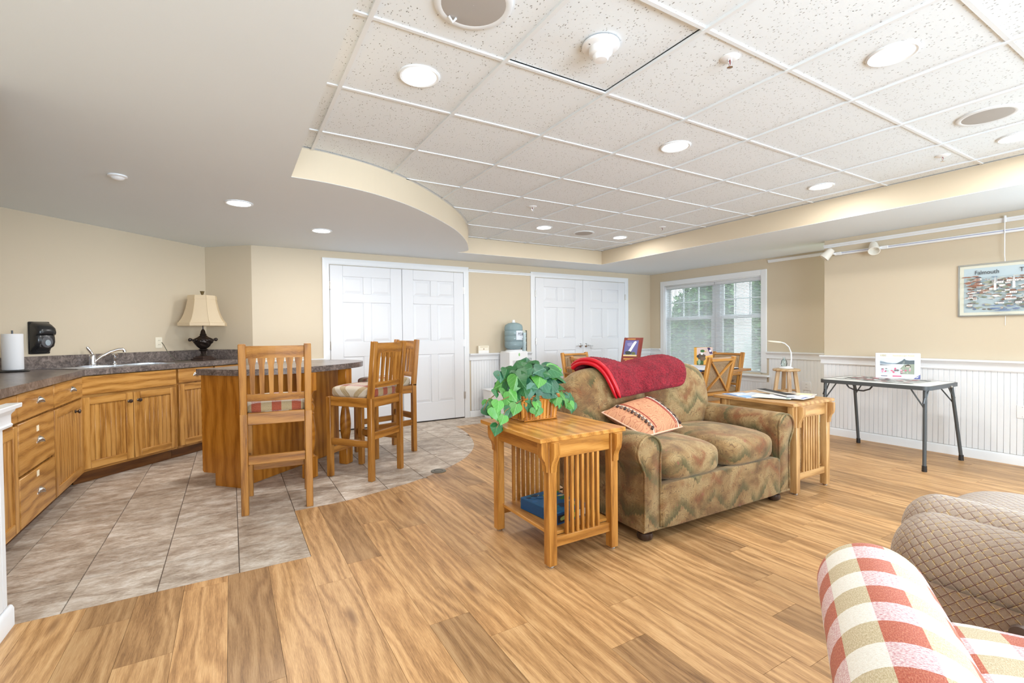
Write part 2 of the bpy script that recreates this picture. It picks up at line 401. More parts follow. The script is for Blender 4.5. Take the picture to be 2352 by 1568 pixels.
    def lathe(s, prof, c=(0, 0, 0), n=24, T=None, capb=True, capt=True, phase=0.0):
        c = Vector(c); vs, fs = [], []
        for (r, z) in prof:
            for k in range(n):
                a = 2*PI*k/n+phase; p = Vector((r*math.cos(a), r*math.sin(a), z)); vs.append((T @ p if T else p)+c)
        for i in range(len(prof)-1):
            for k in range(n):
                l = (k+1) % n; fs.append([i*n+k, i*n+l, (i+1)*n+l, (i+1)*n+k])
        if capb: fs.append(list(range(n))[::-1])
        if capt: fs.append([(len(prof)-1)*n+k for k in range(n)])
        return s.add(vs, fs)
    def grid(s, fn, nu, nv, gfn=None, closed_u=False):
        vs = [Vector(fn(i/nu, j/nv)) for j in range(nv+1) for i in range(nu+1)]
        fs = [[j*(nu+1)+i, j*(nu+1)+i+1, (j+1)*(nu+1)+i+1, (j+1)*(nu+1)+i] for j in range(nv) for i in range(nu)]
        gs = [gfn(i/nu, j/nv) for j in range(nv+1) for i in range(nu+1)] if gfn else None
        return s.add(vs, fs, gs)
    def puffy(s, c, h, p=5.0, n=12, R=None, gfn=None, crown=0.0):
        c = Vector(c); R = R or Matrix.Identity(3); vs = []; fs = []; key = {}
        def vid(a):
            k = tuple(round(q, 5) for q in a)
            if k not in key:
                key[k] = len(vs); vs.append(k)
            return key[k]
        for ax in range(3):
            for sg in (-1, 1):
                for i in range(n):
                    for j in range(n):
                        q = []
                        for (di, dj) in ((0, 0), (1, 0), (1, 1), (0, 1)):
                            a = [0, 0, 0]; a[ax] = sg
                            a[(ax+1) % 3] = math.sin(((i+di)/n*2-1)*PI/2*.999)/math.sin(PI/2*.999); a[(ax+2) % 3] = math.sin(((j+dj)/n*2-1)*PI/2*.999)/math.sin(PI/2*.999)
                            q.append(vid(a))
                        fs.append(q if sg > 0 else q[::-1])
        out = []; gs = []
        for a in vs:
            L = (abs(a[0])**p+abs(a[1])**p+abs(a[2])**p)**(1/p)
            b = Vector((a[0]/L, a[1]/L, a[2]/L))
            q = Vector((b.x*h[0], b.y*h[1], b.z*h[2]))
            if crown and b.z > 0: q.z += crown*(1-b.x**2)*(1-b.y**2)
            out.append(R @ q + c); gs.append(gfn(q) if gfn else R @ q + c)
        return s.add(out, fs, gs)
    def roll(s, a, b, r, n=28, m=10, dome=.6, sx=1.0, upv=(0, 0, 1)):
        """a padded roll along a-b, domed at both ends; gc = (round, along)"""
        a = Vector(a); b = Vector(b); L = (b-a).length; t = (b-a)/L
        x = Vector(upv).cross(t).normalized(); y = t.cross(x)
        st = []
        k = 8
        for i in range(k): q = i/k*PI/2; st.append((-math.cos(q)*r*dome, math.sin(q)*.998+.002))
        for i in range(m+1): st.append((L*i/m, 1.0))
        for i in range(1, k+1): q = i/k*PI/2; st.append((L+math.sin(q)*r*dome, math.cos(q)*.998+.002))
        vs, gs = [], []
        for (d, f) in st:
            for i in range(n+1):
                an = 2*PI*i/n-PI/2
                vs.append(a+t*d+(x*math.cos(an)*sx+y*math.sin(an))*r*f)
                dd = d if 0 <= d <= L else (d-r*(1-f)*.5 if d < 0 else d+r*(1-f)*.5)
                gs.append((an*r, dd, 0))
        fs = [[j*(n+1)+i, j*(n+1)+i+1, (j+1)*(n+1)+i+1, (j+1)*(n+1)+i] for j in range(len(st)-1) for i in range(n)]
        return s.add(vs, fs, gs)
    def vgrain(s): s.g = [(v[2], v[0]+1.3, v[1]) for v in s.v]; return s
    def xf(s, M):
        s.v = [tuple(M @ Vector(p)) for p in s.v]; return s

def put(name, mb, mat, parent=None, smooth=True, ang=38, loc=None, kind=None):
    me = bpy.data.meshes.new(name); me.from_pydata(mb.v, [], mb.f); me.validate(); 
    if len(me.vertices) == len(mb.g):
        at = me.attributes.new('gc', 'FLOAT_VECTOR', 'POINT')
        at.data.foreach_set('vector', np.array(mb.g, dtype=np.float32).ravel())
    me.materials.append(mat)
    if smooth:
        me.shade_smooth()
        me.set_sharp_from_angle(angle=math.radians(ang))
    o = bpy.data.objects.new(name, me); COL.objects.link(o)
    if parent: o.parent = parent
    if loc: o.location = loc
    if kind: o['kind'] = kind
    return o
def inst(src, parent, loc=(0, 0, 0), rot=(0, 0, 0), scale=(1, 1, 1)):
    o = src.copy(); COL.objects.link(o); o.parent = parent; o.location = loc; o.rotation_euler = rot; o.scale = scale; return o
def tag(o, label, cat, group=None):
    o['label'] = label; o['category'] = cat
    if group: o['group'] = group
    return o
def thing(name, label, cat, loc=(0, 0, 0), rz=0.0, group=None):
    o = bpy.data.objects.new(name, None); COL.objects.link(o); o.location = loc; o.rotation_euler = (0, 0, rz); o.empty_display_size = .1
    return tag(o, label, cat, group)
def struct(name, mb, mat, **kw):
    o = put(name, mb, mat, **kw); o['kind'] = 'structure'; return o
def sroot(name, loc=(0, 0, 0), rz=0.0):
    o = bpy.data.objects.new(name, None); COL.objects.link(o); o.location = loc; o.rotation_euler = (0, 0, rz); o['kind'] = 'structure'; return o
def dup(root, loc, rz, label=None):
    r = root.copy(); COL.objects.link(r); r.location = loc; r.rotation_euler = (0, 0, rz)
    if label: r['label'] = label
    for ch in list(root.children):
        c = ch.copy(); COL.objects.link(c); c.parent = r
        for g in ch.children:
            d = g.copy(); COL.objects.link(d); d.parent = c
    return r
def B(c, s, bev=0.002, R=None): return MB().box(c, s, R, bev)
def RZ(a): return Matrix.Rotation(a, 3, 'Z')
def text(body, size, mat, parent, loc, rot, align='CENTER', ext=.0006, sx=1.0):
    cu = bpy.data.curves.new('lettering', 'FONT'); cu.body = body; cu.size = size; cu.align_x = align; cu.align_y = 'CENTER'; cu.extrude = ext
    o = bpy.data.objects.new('lettering', cu); COL.objects.link(o)
    bpy.context.view_layer.update()
    me = bpy.data.meshes.new_from_object(o); bpy.data.objects.remove(o); 
    me.materials.clear(); me.materials.append(mat)
    o = bpy.data.objects.new('lettering', me); COL.objects.link(o)
    o.parent = parent; o.location = loc; o.rotation_euler = rot; o.scale = (sx, 1, 1); return o
def clip(poly, x0, x1, y0, y1):
    for ax, val, keep in ((0, x0, 1), (0, x1, -1), (1, y0, 1), (1, y1, -1)):
        out = []
        for i in range(len(poly)):
            a, b = poly[i], poly[(i+1) % len(poly)]
            ia, ib = (a[ax]-val)*keep >= 0, (b[ax]-val)*keep >= 0
            if ia: out.append(a)
            if ia != ib:
                t = (val-a[ax])/(b[ax]-a[ax]); out.append((a[0]+(b[0]-a[0])*t, a[1]+(b[1]-a[1])*t))
        poly = out
        if not poly: return []
    res = []
    for p in poly:
        if not res or (abs(p[0]-res[-1][0])+abs(p[1]-res[-1][1])) > 1e-4: res.append(p)
    return res
def parea(p): return abs(sum(p[i][0]*p[(i+1) % len(p)][1]-p[(i+1) % len(p)][0]*p[i][1] for i in range(len(p))))/2
def smooth_curve(pts, n=6):
    out = []; m = len(pts)
    for i in range(m-1):
        p0, p1, p2, p3 = [Vector((*pts[max(0, min(m-1, k))], 0)) for k in (i-1, i, i+1, i+2)]
        for j in range(n):
            t = j/n
            q = .5*((2*p1)+(p2-p0)*t+(2*p0-5*p1+4*p2-p3)*t*t+(3*p1-p0-3*p2+p3)*t**3); out.append((q.x, q.y))
    out.append(tuple(pts[-1])); return out

# ------------------------------------------------------------------ room constants
YF, XR, XW = 6.252, 5.998, 6.676       # far wall, right wall (bump), window wall
ZS, ZC = 2.255, 2.465                  # soffit, tile ceiling
YB = -2.7                              # wall behind the camera
# ------------------------------------------------------------------ walls
def wall(name, pts, z0=0, z1=2.6, mat=M_BEIGE): return struct(name, MB().prism(pts, z0, z1), mat, smooth=False)
W_FAR = wall('wall_far', [(.22, YF), (6.9, YF), (6.9, YF+.15), (.22, YF+.15)])
W_NICHE = wall('wall_niche', [(-.244, 6.656), (.22, 6.252), (.22, 6.40), (-.15, 6.74)])
W_KITCHEN = wall('wall_kitchen', [(-1.75, 5.15), (-.244, 6.656), (-.15, 6.74), (-.25, 6.84), (-1.9, 5.2)])
W_SIDE = wall('wall_kitchen_side', [(-1.75, 2.78), (-1.75, 5.15), (-1.9, 5.2), (-1.9, 2.78)])
W_LEFT = wall('wall_left', [(-.83, YB), (-.83, 2.775), (-1.9, 2.775), (-1.9, YB)])
def wall_with_opening(name, axis, at, th, a0, a1, o0, o1, z0, z1):
    mb = MB()
    for (p0, p1, q0, q1) in ((a0, o0, 0, 2.6), (o1, a1, 0, 2.6), (o0, o1, 0, z0), (o0, o1, z1, 2.6)):
        if p1-p0 < .001: continue
        c = ((p0+p1)/2, (q0+q1)/2); s_ = (p1-p0, q1-q0)
        if axis == 'X': mb.box((at+th/2, c[0], c[1]), (abs(th), s_[0], s_[1]), wood=False)
        else: mb.box((c[0], at+th/2, c[1]), (s_[0], abs(th), s_[1]), wood=False)
    return struct(name, mb, M_BEIGE, smooth=False)
YBUMP = 2.93
W_RIGHT = wall_with_opening('wall_right', 'X', XR, .15, YB, YBUMP, -2.05, .55, .7, 2.2)
W_WIN = wall_with_opening('wall_window', 'X', XW, .15, YBUMP-.15, YF, 4.11, 5.915, .6, 2.02)
W_BACK = wall_with_opening('wall_back', 'Y', YB, -.12, -.83, 6.15, -.65, 2.95, .65, 2.2)  # unseen opening, placed so the fill lamp reaches the kitchen side
# soffit ceiling with the recessed tray
CURVE = [(.361, 3.448), (.62, 3.472), (.98, 3.59), (1.38, 3.845), (1.90, 4.34), (2.25, 4.80), (2.50, 5.24), (2.585, 5.46), (2.52, 5.606)]
TRAY = [(.361, -1.75)] + smooth_curve(CURVE, 8) + [(4.94, 5.606), (4.94, -1.75)]
OUT = [(-1.95, YB-.1), (6.9, YB-.1), (6.9, 6.9), (-1.95, 6.9)]
struct('ceiling_soffit', MB().prism(OUT, ZS, ZS+.002, holes=[TRAY]), M_CEIL, smooth=False)
tm = MB(); n = len(TRAY)
for i in range(n):
    a, b = TRAY[i], TRAY[(i+1) % n]
    tm.add([(a[0], a[1], ZS+.0021), (b[0], b[1], ZS+.0021), (b[0], b[1], ZC+.03), (a[0], a[1], ZC+.03)], [[0, 1, 2, 3]])
struct('wall_tray', tm, M_BEIGE, ang=25)
# acoustic ceiling: panels and grid
ceil = struct('ceiling', MB().box((2.65, 1.93, ZC+.06), (4.8, 7.5, .02)), M_GRID, smooth=False)
GX, GY, GT = .494, 1.908, .6096
for i in range(-1, 8):
    for j in range(-6, 7):
        x0, y0 = GX+GT*i, GY+GT*j
        p = clip(TRAY, x0+.008, x0+GT-.008, y0+.008, y0+GT-.008)
        if len(p) < 3 or parea(p) < .004: continue
        pm = MB().prism(p, ZC, ZC+.014)
        po = put('panel', pm, M_ACT, ceil, smooth=False)
        if (i, j) == (1, -1):                      # the lifted tile that leaves a black gap
            po.location = (-.003, -.005, .006)
def span(axis, val, lo, hi):
    ins = []; k = 400
    c = [p for p in TRAY]
    for q in range(k+1):
        t = lo+(hi-lo)*q/k; x, y = (val, t) if axis == 'X' else (t, val)
        inside = False; m = len(c)
        for a in range(m):
            x1, y1 = c[a]; x2, y2 = c[(a+1) % m]
            if (y1 > y) != (y2 > y) and x < (x2-x1)*(y-y1)/(y2-y1)+x1: inside = not inside
        if inside: ins.append(t)
    return (min(ins), max(ins)) if ins else None
for i in range(0, 8):
    s_ = span('X', GX+GT*i, -1.7, 5.6)
    if s_: put('grid_bar', MB().box((GX+GT*i, (s_[0]+s_[1])/2, ZC-.005), (.019, s_[1]-s_[0], .013)), M_GRID, ceil, smooth=False)
for j in range(-5, 7):
    s_ = span('Y', GY+GT*j, .37, 4.93)
    if s_: put('grid_bar', MB().box(((s_[0]+s_[1])/2, GY+GT*j, ZC-.002), (s_[1]-s_[0], .017, .008)), M_GRID, ceil, smooth=False)
wa = MB()
for i in range(n):
    a, b = Vector((*TRAY[i], 0)), Vector((*TRAY[(i+1) % n], 0)); d = (b-a).normalized(); nn = Vector((d.y, -d.x, 0))*.018
    q = [a, b, b+nn, a+nn]; wa.add([(p.x, p.y, ZC-.006) for p in q], [[0, 1, 2, 3]])
put('wall_angle', wa, M_GRID, ceil, smooth=False)

# ------------------------------------------------------------------ floor: tiles and planks
floor = struct('floor', MB().prism(OUT, -.03, -.006), M_GROUT, smooth=False)
FC = [(.361, 3.572), (.70, 3.592), (1.04, 3.684), (1.33, 3.79), (1.72, 4.02), (2.02, 4.29), (2.275, 4.68), (2.455, 5.22), (2.52, 5.72)]
fcs = smooth_curve(FC, 6)
TREG = [(-1.8, 2.787), (.361, 2.787)] + fcs + [(6.3, 5.72), (6.3, YF), (-1.8, YF+.5)]
TREG[-2] = (6.3, YF)
WREG = [(-.85, -2.6), (6.8, -2.6), (6.8, 5.72), (6.3, 5.72)] + fcs[::-1] + [(.361, 2.787), (-.85, 2.787)]
TS, TX, TY = .3413, -.663, 3.128
for i in range(-4, 21):
    for j in range(-1, 10):
        x0, y0 = TX+TS*i, TY+TS*j
        if x0 < -1.5 and y0 > 4.9: continue
        p = clip(TREG, x0+.0026, x0+TS-.0026, y0+.0022, y0+TS-.0022)
        if len(p) < 3 or parea(p) < .002: continue
        mb = MB().prism(p, -.008, .0)
        for k in range(len(mb.g)): mb.g[k] = mb.v[k]
        put('tile', mb, M_TILE, floor, smooth=False)
PW, PX = .1806, .692
row_off = {0: 1.862, 2: 2.345, 3: 1.357, 4: 1.576, 6: .913, 7: 1.16, 8: 1.365, 9: 1.616}
PL = 1.22
for i in range(-9, 34):
    x0 = PX+PW*i
    y = row_off.get(i, random.random()*PL)
    while y > -1.4: y -= PL
    while y < 5.9:
        p = clip(WREG, x0+.0006, x0+PW-.0006, y+.0006, y+PL-.0006)
        lim = 6.3*(y+PL+1.6)      # leave out planks far outside every view
        if len(p) >= 3 and parea(p) > .002 and not (y+PL < .3 and x0 > 4.2) and not (x0 < -1.05):
            mb = MB().prism(p, -.008, .0)
            off = Vector((random.random()*20, random.random()*7, 0))
            mb.g = [(v[1]+off.x, v[0]-x0+off.y, v[2]) for v in mb.v]
            put('plank', mb, M_PLANK, floor, smooth=False)
        y += PL

# ------------------------------------------------------------------ wainscot, rails, baseboards
def bead_mesh(wd, z0, z1):
    mb = MB()
    for k in (-1, 1): mb.box((k*wd/4, -.005, (z0+z1)/2), (wd/2-.0013, .010, z1-z0), None, .0022)
    return mb
_bd = {}
def wainscot(root, a, b, nrm, z0=.09, z1=.84, pitch=.085):
    """boards along a->b on a wall whose room side is nrm"""
    a = Vector(a); b = Vector(b); L = (b-a).length; k = max(1, round(L/pitch)); wd = L/k
    ang = math.atan2(nrm[1], nrm[0])+PI/2
    key = (round(wd, 4), z0, z1)
    for i in range(k):
        p = a+(b-a)*((i+.5)/k)
        if key not in _bd:
            o = put('board', bead_mesh(wd, z0, z1), M_WHITE, root); _bd[key] = o; o.location = (p.x, p.y, 0); o.rotation_euler = (0, 0, ang)
        else: inst(_bd[key], root, (p.x, p.y, 0), (0, 0, ang))
def profile_run(name, prof, a, b, nrm, mat=M_WHITE):
    """extrude a (out, z) profile along a->b"""
    a = Vector((*a, 0)); b = Vector((*b, 0)); nv = Vector((*nrm, 0)); m = len(prof)
    vs = [p+nv*o+Vector((0, 0, z)) for p in (a, b) for (o, z) in prof]
    d = (b-a).normalized(); flip = d.cross(Vector((0, 0, 1))).dot(nv) > 0
    fs = []
    for i in range(m):
        j = (i+1) % m; q = [i, j, j+m, i+m]; fs.append(q[::-1] if flip else q)
    fs += [list(range(m)), list(range(m, 2*m))[::-1]] if flip else [list(range(m))[::-1], list(range(m, 2*m))]
    return struct(name, MB().add(vs, fs), mat, ang=30)
RAIL = [(0, .822), (.016, .822), (.020, .832), (.014, .838), (.014, .872), (.018, .88), (.026, .888), (.030, .900), (.048, .904), (.050, .918), (.048, .922), (0, .922)]
BASE = [(0, 0), (.016, 0), (.016, .072), (.011, .084), (.006, .088), (0, .088)]
PIC = [(0, 2.165), (.012, 2.165), (.014, 2.18), (.022, 2.188), (.022, 2.203), (0, 2.203)]
tn = [0]
def trim(prof, a, b, nrm): tn[0] += 1; return profile_run('trim_%d' % tn[0], prof, a, b, nrm)
shift = lambda pr, dz: [(o, z+dz) for o, z in pr]
# right wall
wainscot(W_RIGHT, (XR, .75), (XR, YBUMP), (-1, 0))
profile_run('baseboard_right', BASE, (XR-.008, .62), (XR-.008, YBUMP), (-1, 0))
trim(RAIL, (XR-.006, .62), (XR-.006, YBUMP+.03), (-1, 0))
trim(PIC, (XR, .55), (XR, YBUMP), (-1, 0))
# window wall
wainscot(W_WIN, (XW, YBUMP+.02), (XW, 4.0), (-1, 0)); wainscot(W_WIN, (XW, 4.0), (XW, 6.0), (-1, 0), .09, .47); wainscot(W_WIN, (XW, 6.0), (XW, YF-.01), (-1, 0))
profile_run('baseboard_window', BASE, (XW-.008, YBUMP), (XW-.008, YF), (-1, 0))
trim(shift(RAIL, -.008), (XW-.006, YBUMP), (XW-.006, 4.03), (-1, 0)); trim(shift(RAIL, -.008), (XW-.006, 5.995), (XW-.006, YF), (-1, 0))
trim(shift(PIC, .022), (XW, YBUMP), (XW, 4.01), (-1, 0))
# far wall
wainscot(W_FAR, (3.0, YF), (4.04, YF), (0, -1)); wainscot(W_FAR, (6.11, YF), (6.66, YF), (0, -1)); wainscot(W_FAR, (.24, YF), (.99, YF), (0, -1))
for (x0, x1, s_) in ((2.975, 4.045, 'far'), (6.098, 6.67, 'far_corner')): profile_run('baseboard_'+s_, BASE, (x0, YF-.008), (x1, YF-.008), (0, -1))
trim(RAIL, (2.975, YF-.006), (4.045, YF-.006), (0, -1)); trim(shift(RAIL, -.012), (6.098, YF-.006), (6.67, YF-.006), (0, -1)); trim(RAIL, (.23, YF-.006), (1.0, YF-.006), (0, -1))
trim(shift(PIC, -.06), (2.975, YF), (4.045, YF), (0, -1))
# end of the left wall, close to the camera
wainscot(W_LEFT, (-.83, 1.5), (-.83, 2.77), (1, 0))
profile_run('baseboard_left', BASE, (-.822, 1.4), (-.822, 2.79), (1, 0))
trim(shift(RAIL, .012), (-.824, 1.4), (-.824, 2.825), (1, 0))

# ------------------------------------------------------------------ doors
def double_door(name, x0, x1, ztop, cz, split, handles):
    root = sroot(name, (0, YF, 0))
    put('door_gap_shade', MB().box(((x0+x1)/2, -.002, .02), (x1-x0, .004, .05)), plain('gap_shade_black', (.01, .01, .01), .9), root, smooth=False)  # black strip painted in for the shade under the leaves
    for side, (a, b) in enumerate(((x0, split), (split, x1))):
        W = b-a-.004; cx = (a+b)/2; st = W*.17; mid = W*.115; pw = (W-2*st-mid)/2
        rows = [(.27, .93), (1.12, 1.62), (1.73, 1.945)]
        zb, zt = .014, ztop
        mb = MB().box((cx, -.008, (zb+zt)/2), (W, .012, zt-zb))
        bev = .005
        for xx in (cx-W/2+st/2, cx+W/2-st/2): mb.box((xx, -.018, (zb+zt)/2), (st, .014, zt-zb), None, bev)
        zs = [zb]+[z for r_ in rows for z in r_]+[zt]
        for k in range(0, len(zs), 2): mb.box((cx, -.018, (zs[k]+zs[k+1])/2), (W-2*st+.004, .0139, zs[k+1]-zs[k]), None, bev)
        for (za, zb_) in rows: mb.box((cx, -.018, (za+zb_)/2), (mid, .0138, zb_-za+.004), None, bev)
        leaf = put('door_leaf', mb, M_DOORW, root)
        for (za, zb_) in rows:
            for xx in (cx-mid/2-pw/2, cx+mid/2+pw/2):
                h0, v0, h1, v1 = pw/2-.002, (zb_-za)/2-.002, pw/2-.038, (zb_-za)/2-.038; zc = (za+zb_)/2
                pm = MB().add([(xx+sx*h, y, zc+sz*v) for (h, v, y) in ((h0, v0, -.013), (h1, v1, -.023)) for (sx, sz) in ((-1, -1), (1, -1), (1, 1), (-1, 1))],
                              [[0, 1, 5, 4], [1, 2, 6, 5], [2, 3, 7, 6], [3, 0, 4, 7], [4, 5, 6, 7]])
                put('door_panel', pm, M_DOORW, leaf, smooth=False)
        hx = a if side == 0 else b
        for hz in (.33, 1.08, 1.83): put('hinge', MB().tube([(hx, -.030, hz-.05), (hx, -.030, hz+.05)], .008, 8).box((hx, -.026, hz), (.03, .004, .10)), M_NICKEL, root)
        if handles:
            hx = split+(-.06 if side == 0 else .06); sg = -1 if side == 0 else 1; hz = 1.0
            T = Matrix.Rotation(PI/2, 3, 'X')
            hm = MB().lathe([(.001, 0), (.034, 0), (.034, .008), (.028, .014), (.012, .018), (.012, .05)], (hx, -.025, hz), 20, T=T)
            hm.tube([(hx-sg*.012, -.072, hz), (hx+sg*.02, -.074, hz), (hx+sg*.07, -.072, hz-.004), (hx+sg*.115, -.068, hz-.012)], [.012, .012, .010, .007], 10)
            put('door_handle', hm, M_CHROME, root)
    ins, outx = .0, cz
    cas = [(-.0, 0), (-.018, 0), (-.022, .012), (-.018, .03), (-.024, .06), (-.02, .078), (0, .078)]
    for sg, xx in ((-1, x0-.004), (1, x1+.004)):
        m_ = MB(); vs = [(xx+sg*o, y, z) for z in (0, ztop+.01+.0) for (y, o) in cas]; k = len(cas)
        vs = [(xx+sg*o, y, z if z == 0 else ztop+.008+o) for z in (0, 1) for (y, o) in cas]
        fs = [[i, (i+1) % k, (i+1) % k+k, i+k] if sg < 0 else [i, i+k, (i+1) % k+k, (i+1) % k] for i in range(k)]
        put('door_casing', m_.add(vs, fs), M_WHITE, root, ang=30)
    m_ = MB(); k = len(cas); vs = [((x0-.004-o) if e == 0 else (x1+.004+o), y, ztop+.008+o) for e in (0, 1) for (y, o) in cas]
    put('door_casing', m_.add(vs, [[i, (i+1) % k, (i+1) % k+k, i+k] for i in range(k)]), M_WHITE, root, ang=30)
    return root
double_door('door_1', 1.068, 2.89, 2.083, 2.16, 1.985, False)
double_door('door_2', 4.125, 6.025, 2.083, 2.16, 5.07, True)

# ------------------------------------------------------------------ window
win = sroot('window_1', (XW, 0, 0))
def wbox(name, y0, y1, z0, z1, x0, x1, mat=M_WHITE, par=win, bev=.004):
    return put(name, MB().box(((x0+x1)/2, (y0+y1)/2, (z0+z1)/2), (abs(x1-x0), y1-y0, z1-z0), None, bev), mat, par)
wbox('window_casing', 4.03, 4.115, .60, 2.105, -.022, .0); wbox('window_casing', 5.912, 5.997, .60, 2.105, -.022, 0); wbox('window_casing', 4.115, 5.912, 2.02, 2.105, -.022, 0)
wbox('window_sill', 3.985, 6.04, .545, .572, -.075, .10); wbox('window_apron', 4.03, 5.995, .465, .545, -.018, -.0105)
for (a, b) in ((4.11, 4.125), (5.90, 5.915)): wbox('jamb', a, b, .572, 2.02, 0, .14)
wbox('jamb', 4.11, 5.915, 2.005, 2.02, 0, .14)
wbox('mullion', 4.84, 4.975, .572, 2.005, .06, .14)
for (a, b) in ((4.125, 4.84), (4.975, 5.90)):
    for k, (z0, z1, xx) in enumerate(((.575, 1.46, .07), (1.42, 2.005, .10))):
        sash = put('sash', MB().box((xx+.014, a+.02, (z0+z1)/2), (.028, .04, z1-z0), None, .003).box((xx+.014, b-.02, (z0+z1)/2), (.028, .04, z1-z0), None, .003)
                   .box((xx+.014, (a+b)/2, z0+.025), (.028, b-a-.08, .05), None, .003).box((xx+.014, (a+b)/2, z1-.022), (.028, b-a-.08, .044), None, .003), M_WHITE, win)
        put('pane', MB().box((xx+.014, (a+b)/2, (z0+z1)/2), (.004, b-a-.07, z1-z0-.08)), M_PANE, sash, smooth=False)
        if k == 1:
            for q in (1, 2): put('muntin', MB().box((xx+.014, a+(b-a)*q/3, (z0+z1)/2), (.016, .018, z1-z0-.09)), M_WHITE, sash)
            put('muntin', MB().box((xx+.014, (a+b)/2, (z0+z1)/2), (.0155, b-a-.08, .018)), M_WHITE, sash)
def m_slat():
    t = NT('blind_slat_white'); v = t.gc()
    a = t.n('BsdfPrincipled', {'Base Color': (.90, .91, .94, 1), 'Roughness': .4}); b = t.n('BsdfTranslucent', {'Color': (.92, .93, .95, 1)})
    mx = t.n('MixShader', {0: .35, 1: a.outputs[0], 2: b.outputs[0]}); t.nt.links.new(mx.outputs[0], t.out.inputs[0]); return t.mat
M_SLAT = m_slat()
for nm, (a, b) in {'right': (4.128, 4.905), 'left': (4.912, 5.898)}.items():
    bl = thing('window_blind', 'white venetian blind covering the %s half of the window' % ('right' if nm == 'right' else 'left, nearer the corner,'), 'blind', (XW+.030, (a+b)/2, 0), 0, 'venetian blinds in the window')
    L = b-a-.006
    put('headrail', B((0, 0, 1.982), (.04, L, .042)), M_SLAT, bl)
    sl = MB().box((0, 0, 0), (.025, L, .0012), Matrix.Rotation(math.radians(-33), 3, 'Y'))
    s0 = None
    z = 1.95
    while z > .615:
        if s0 is None: s0 = put('slat', sl, M_SLAT, bl, smooth=False); s0.location = (0, 0, z)
        else: inst(s0, bl, (0, 0, z))
        z -= .0225
    put('bottom_rail', B((0, 0, .592), (.026, L, .018)), M_SLAT, bl)
    for q in (-.33, 0, .33): put('ladder_cord', MB().tube([(-.013, L*q, .6), (-.013, L*q, 1.97)], .0012, 5).tube([(.013, L*q, .6), (.013, L*q, 1.97)], .0012, 5), M_SLAT, bl)
# ------------------------------------------------------------------ outside, seen between the slats
ground = struct('ground', MB().box((13, 5.5, -.32), (12.2, 16, .04)), plain('lawn', srgb(118, 150, 78), .95), smooth=False)
def shrub(loc, r, h, label, nleaf=2200, c=(.05, .13, .03)):
    t = thing('shrub', label, 'shrub', loc)
    mb = MB(); rnd = random.Random(len(label))
    for _ in range(nleaf):
        th = rnd.random()*2*PI; zz = rnd.random(); rr = r*math.sqrt(max(0, 1-(zz*1.6-.6)**2))*(.75+.25*rnd.random())
        p = Vector((rr*math.cos(th), rr*math.sin(th), zz*h)); R = Matrix.Rotation(rnd.random()*6, 3, 'Z') @ Matrix.Rotation(rnd.random()*2-1, 3, 'X')
        s_ = .07+.05*rnd.random()
        mb.add([R @ Vector(q)*s_+p for q in ((-.4, 0, 0), (0, -1, .1), (.4, 0, 0), (0, 1, .1))], [[0, 1, 2, 3]])
    core = put('shade_core', MB().puffy((0, 0, h*.52), (r*.72, r*.72, h*.44), 2.2, 8), plain('leaf_shadow_green', (.02, .05, .012), .9), t)  # solid dark core, its colour stands for shade between the leaves
    put('foliage', mb, plain('leaf_outdoor_%d' % int(c[1]*100), c, .6), t, smooth=False)['kind'] = 'stuff'
    put('stem', MB().tube([(0, 0, 0), (.02, 0, h*.5), (0, .02, h*.9)], [.03, .02, .01], 6), plain('bark', (.08, .05, .03), .9), t)
shrub((8.5, 4.15, -.3), .85, 1.9, 'dark green shrub outside the right half of the window')
shrub((9.3, 6.95, -.3), 1.15, 2.7, 'broad leafy shrub outside the left half of the window', 2600, (.07, .17, .04))
shrub((13.3, 8.2, -.3), 2.2, 4.6, 'tall bush farther out on the lawn behind the window', 3200, (.10, .21, .06))
nb = thing('neighbour_house', 'white clapboard house across the lawn beyond the window', 'house', (17.2, 8.6, -.3))
put('wall', MB().box((0, 0, 1.8), (.3, 9, 3.6)), plain('siding_white', srgb(226, 228, 230), .7), nb)
for k in range(16): put('siding_board', MB().box((-.16, 0, .2+k*.215), (.03, 9, .20), None, .008), plain('siding_white', (.8, .8, .8), .7), nb)
put('window', MB().box((-.19, -1.2, 1.5), (.04, 1.0, 1.4)), plain('house_window', (.03, .04, .05), .1), nb)
put('roof', MB().box((0, 0, 3.75), (1.2, 9.6, .3)), plain('shingle_grey', (.12, .12, .13), .8), nb)
pc = thing('porch_column', 'white square porch column just outside the right half of the window', 'column', (8.1, 5.35, -.3))
put('shaft', B((0, 0, 1.4), (.22, .22, 2.8), .01), M_WHITE, pc); put('plinth', B((0, 0, .1), (.3, .3, .2), .01), M_WHITE, pc)
# ------------------------------------------------------------------ kitchen cabinets
def cup_pull(parent, x, z):
    mb = MB(); n_, m_ = 10, 5
    vs = []; 
    for j in range(m_+1):
        ph = j/m_*PI/2
        for i in range(n_+1):
            th = i/n_*PI
            vs.append((x+math.cos(th)*.042*math.cos(ph*.98), -.022-math.sin(ph)*.026*math.sin(th)**.7-.001, z-.014+math.sin(th)*.036*math.cos(ph)))
    mb.add(vs, [[j*(n_+1)+i, j*(n_+1)+i+1, (j+1)*(n_+1)+i+1, (j+1)*(n_+1)+i] for j in range(m_) for i in range(n_)])
    mb.tube([(x+math.cos(i/12*PI)*.044, -.0215, z-.014+math.sin(i/12*PI)*.038) for i in range(13)], .003, 6)
    return put('pull', mb, M_NICKEL, parent)
def knob(parent, x, z):
    return put('knob', MB().lathe([(.012, 0), (.013, .004), (.006, .010), (.006, .016), (.014, .022), (.017, .028), (.014, .034), (.004, .037)], (x, -.021, z), 14, T=Matrix.Rotation(PI/2, 3, 'X')), M_BRONZE_K, parent)
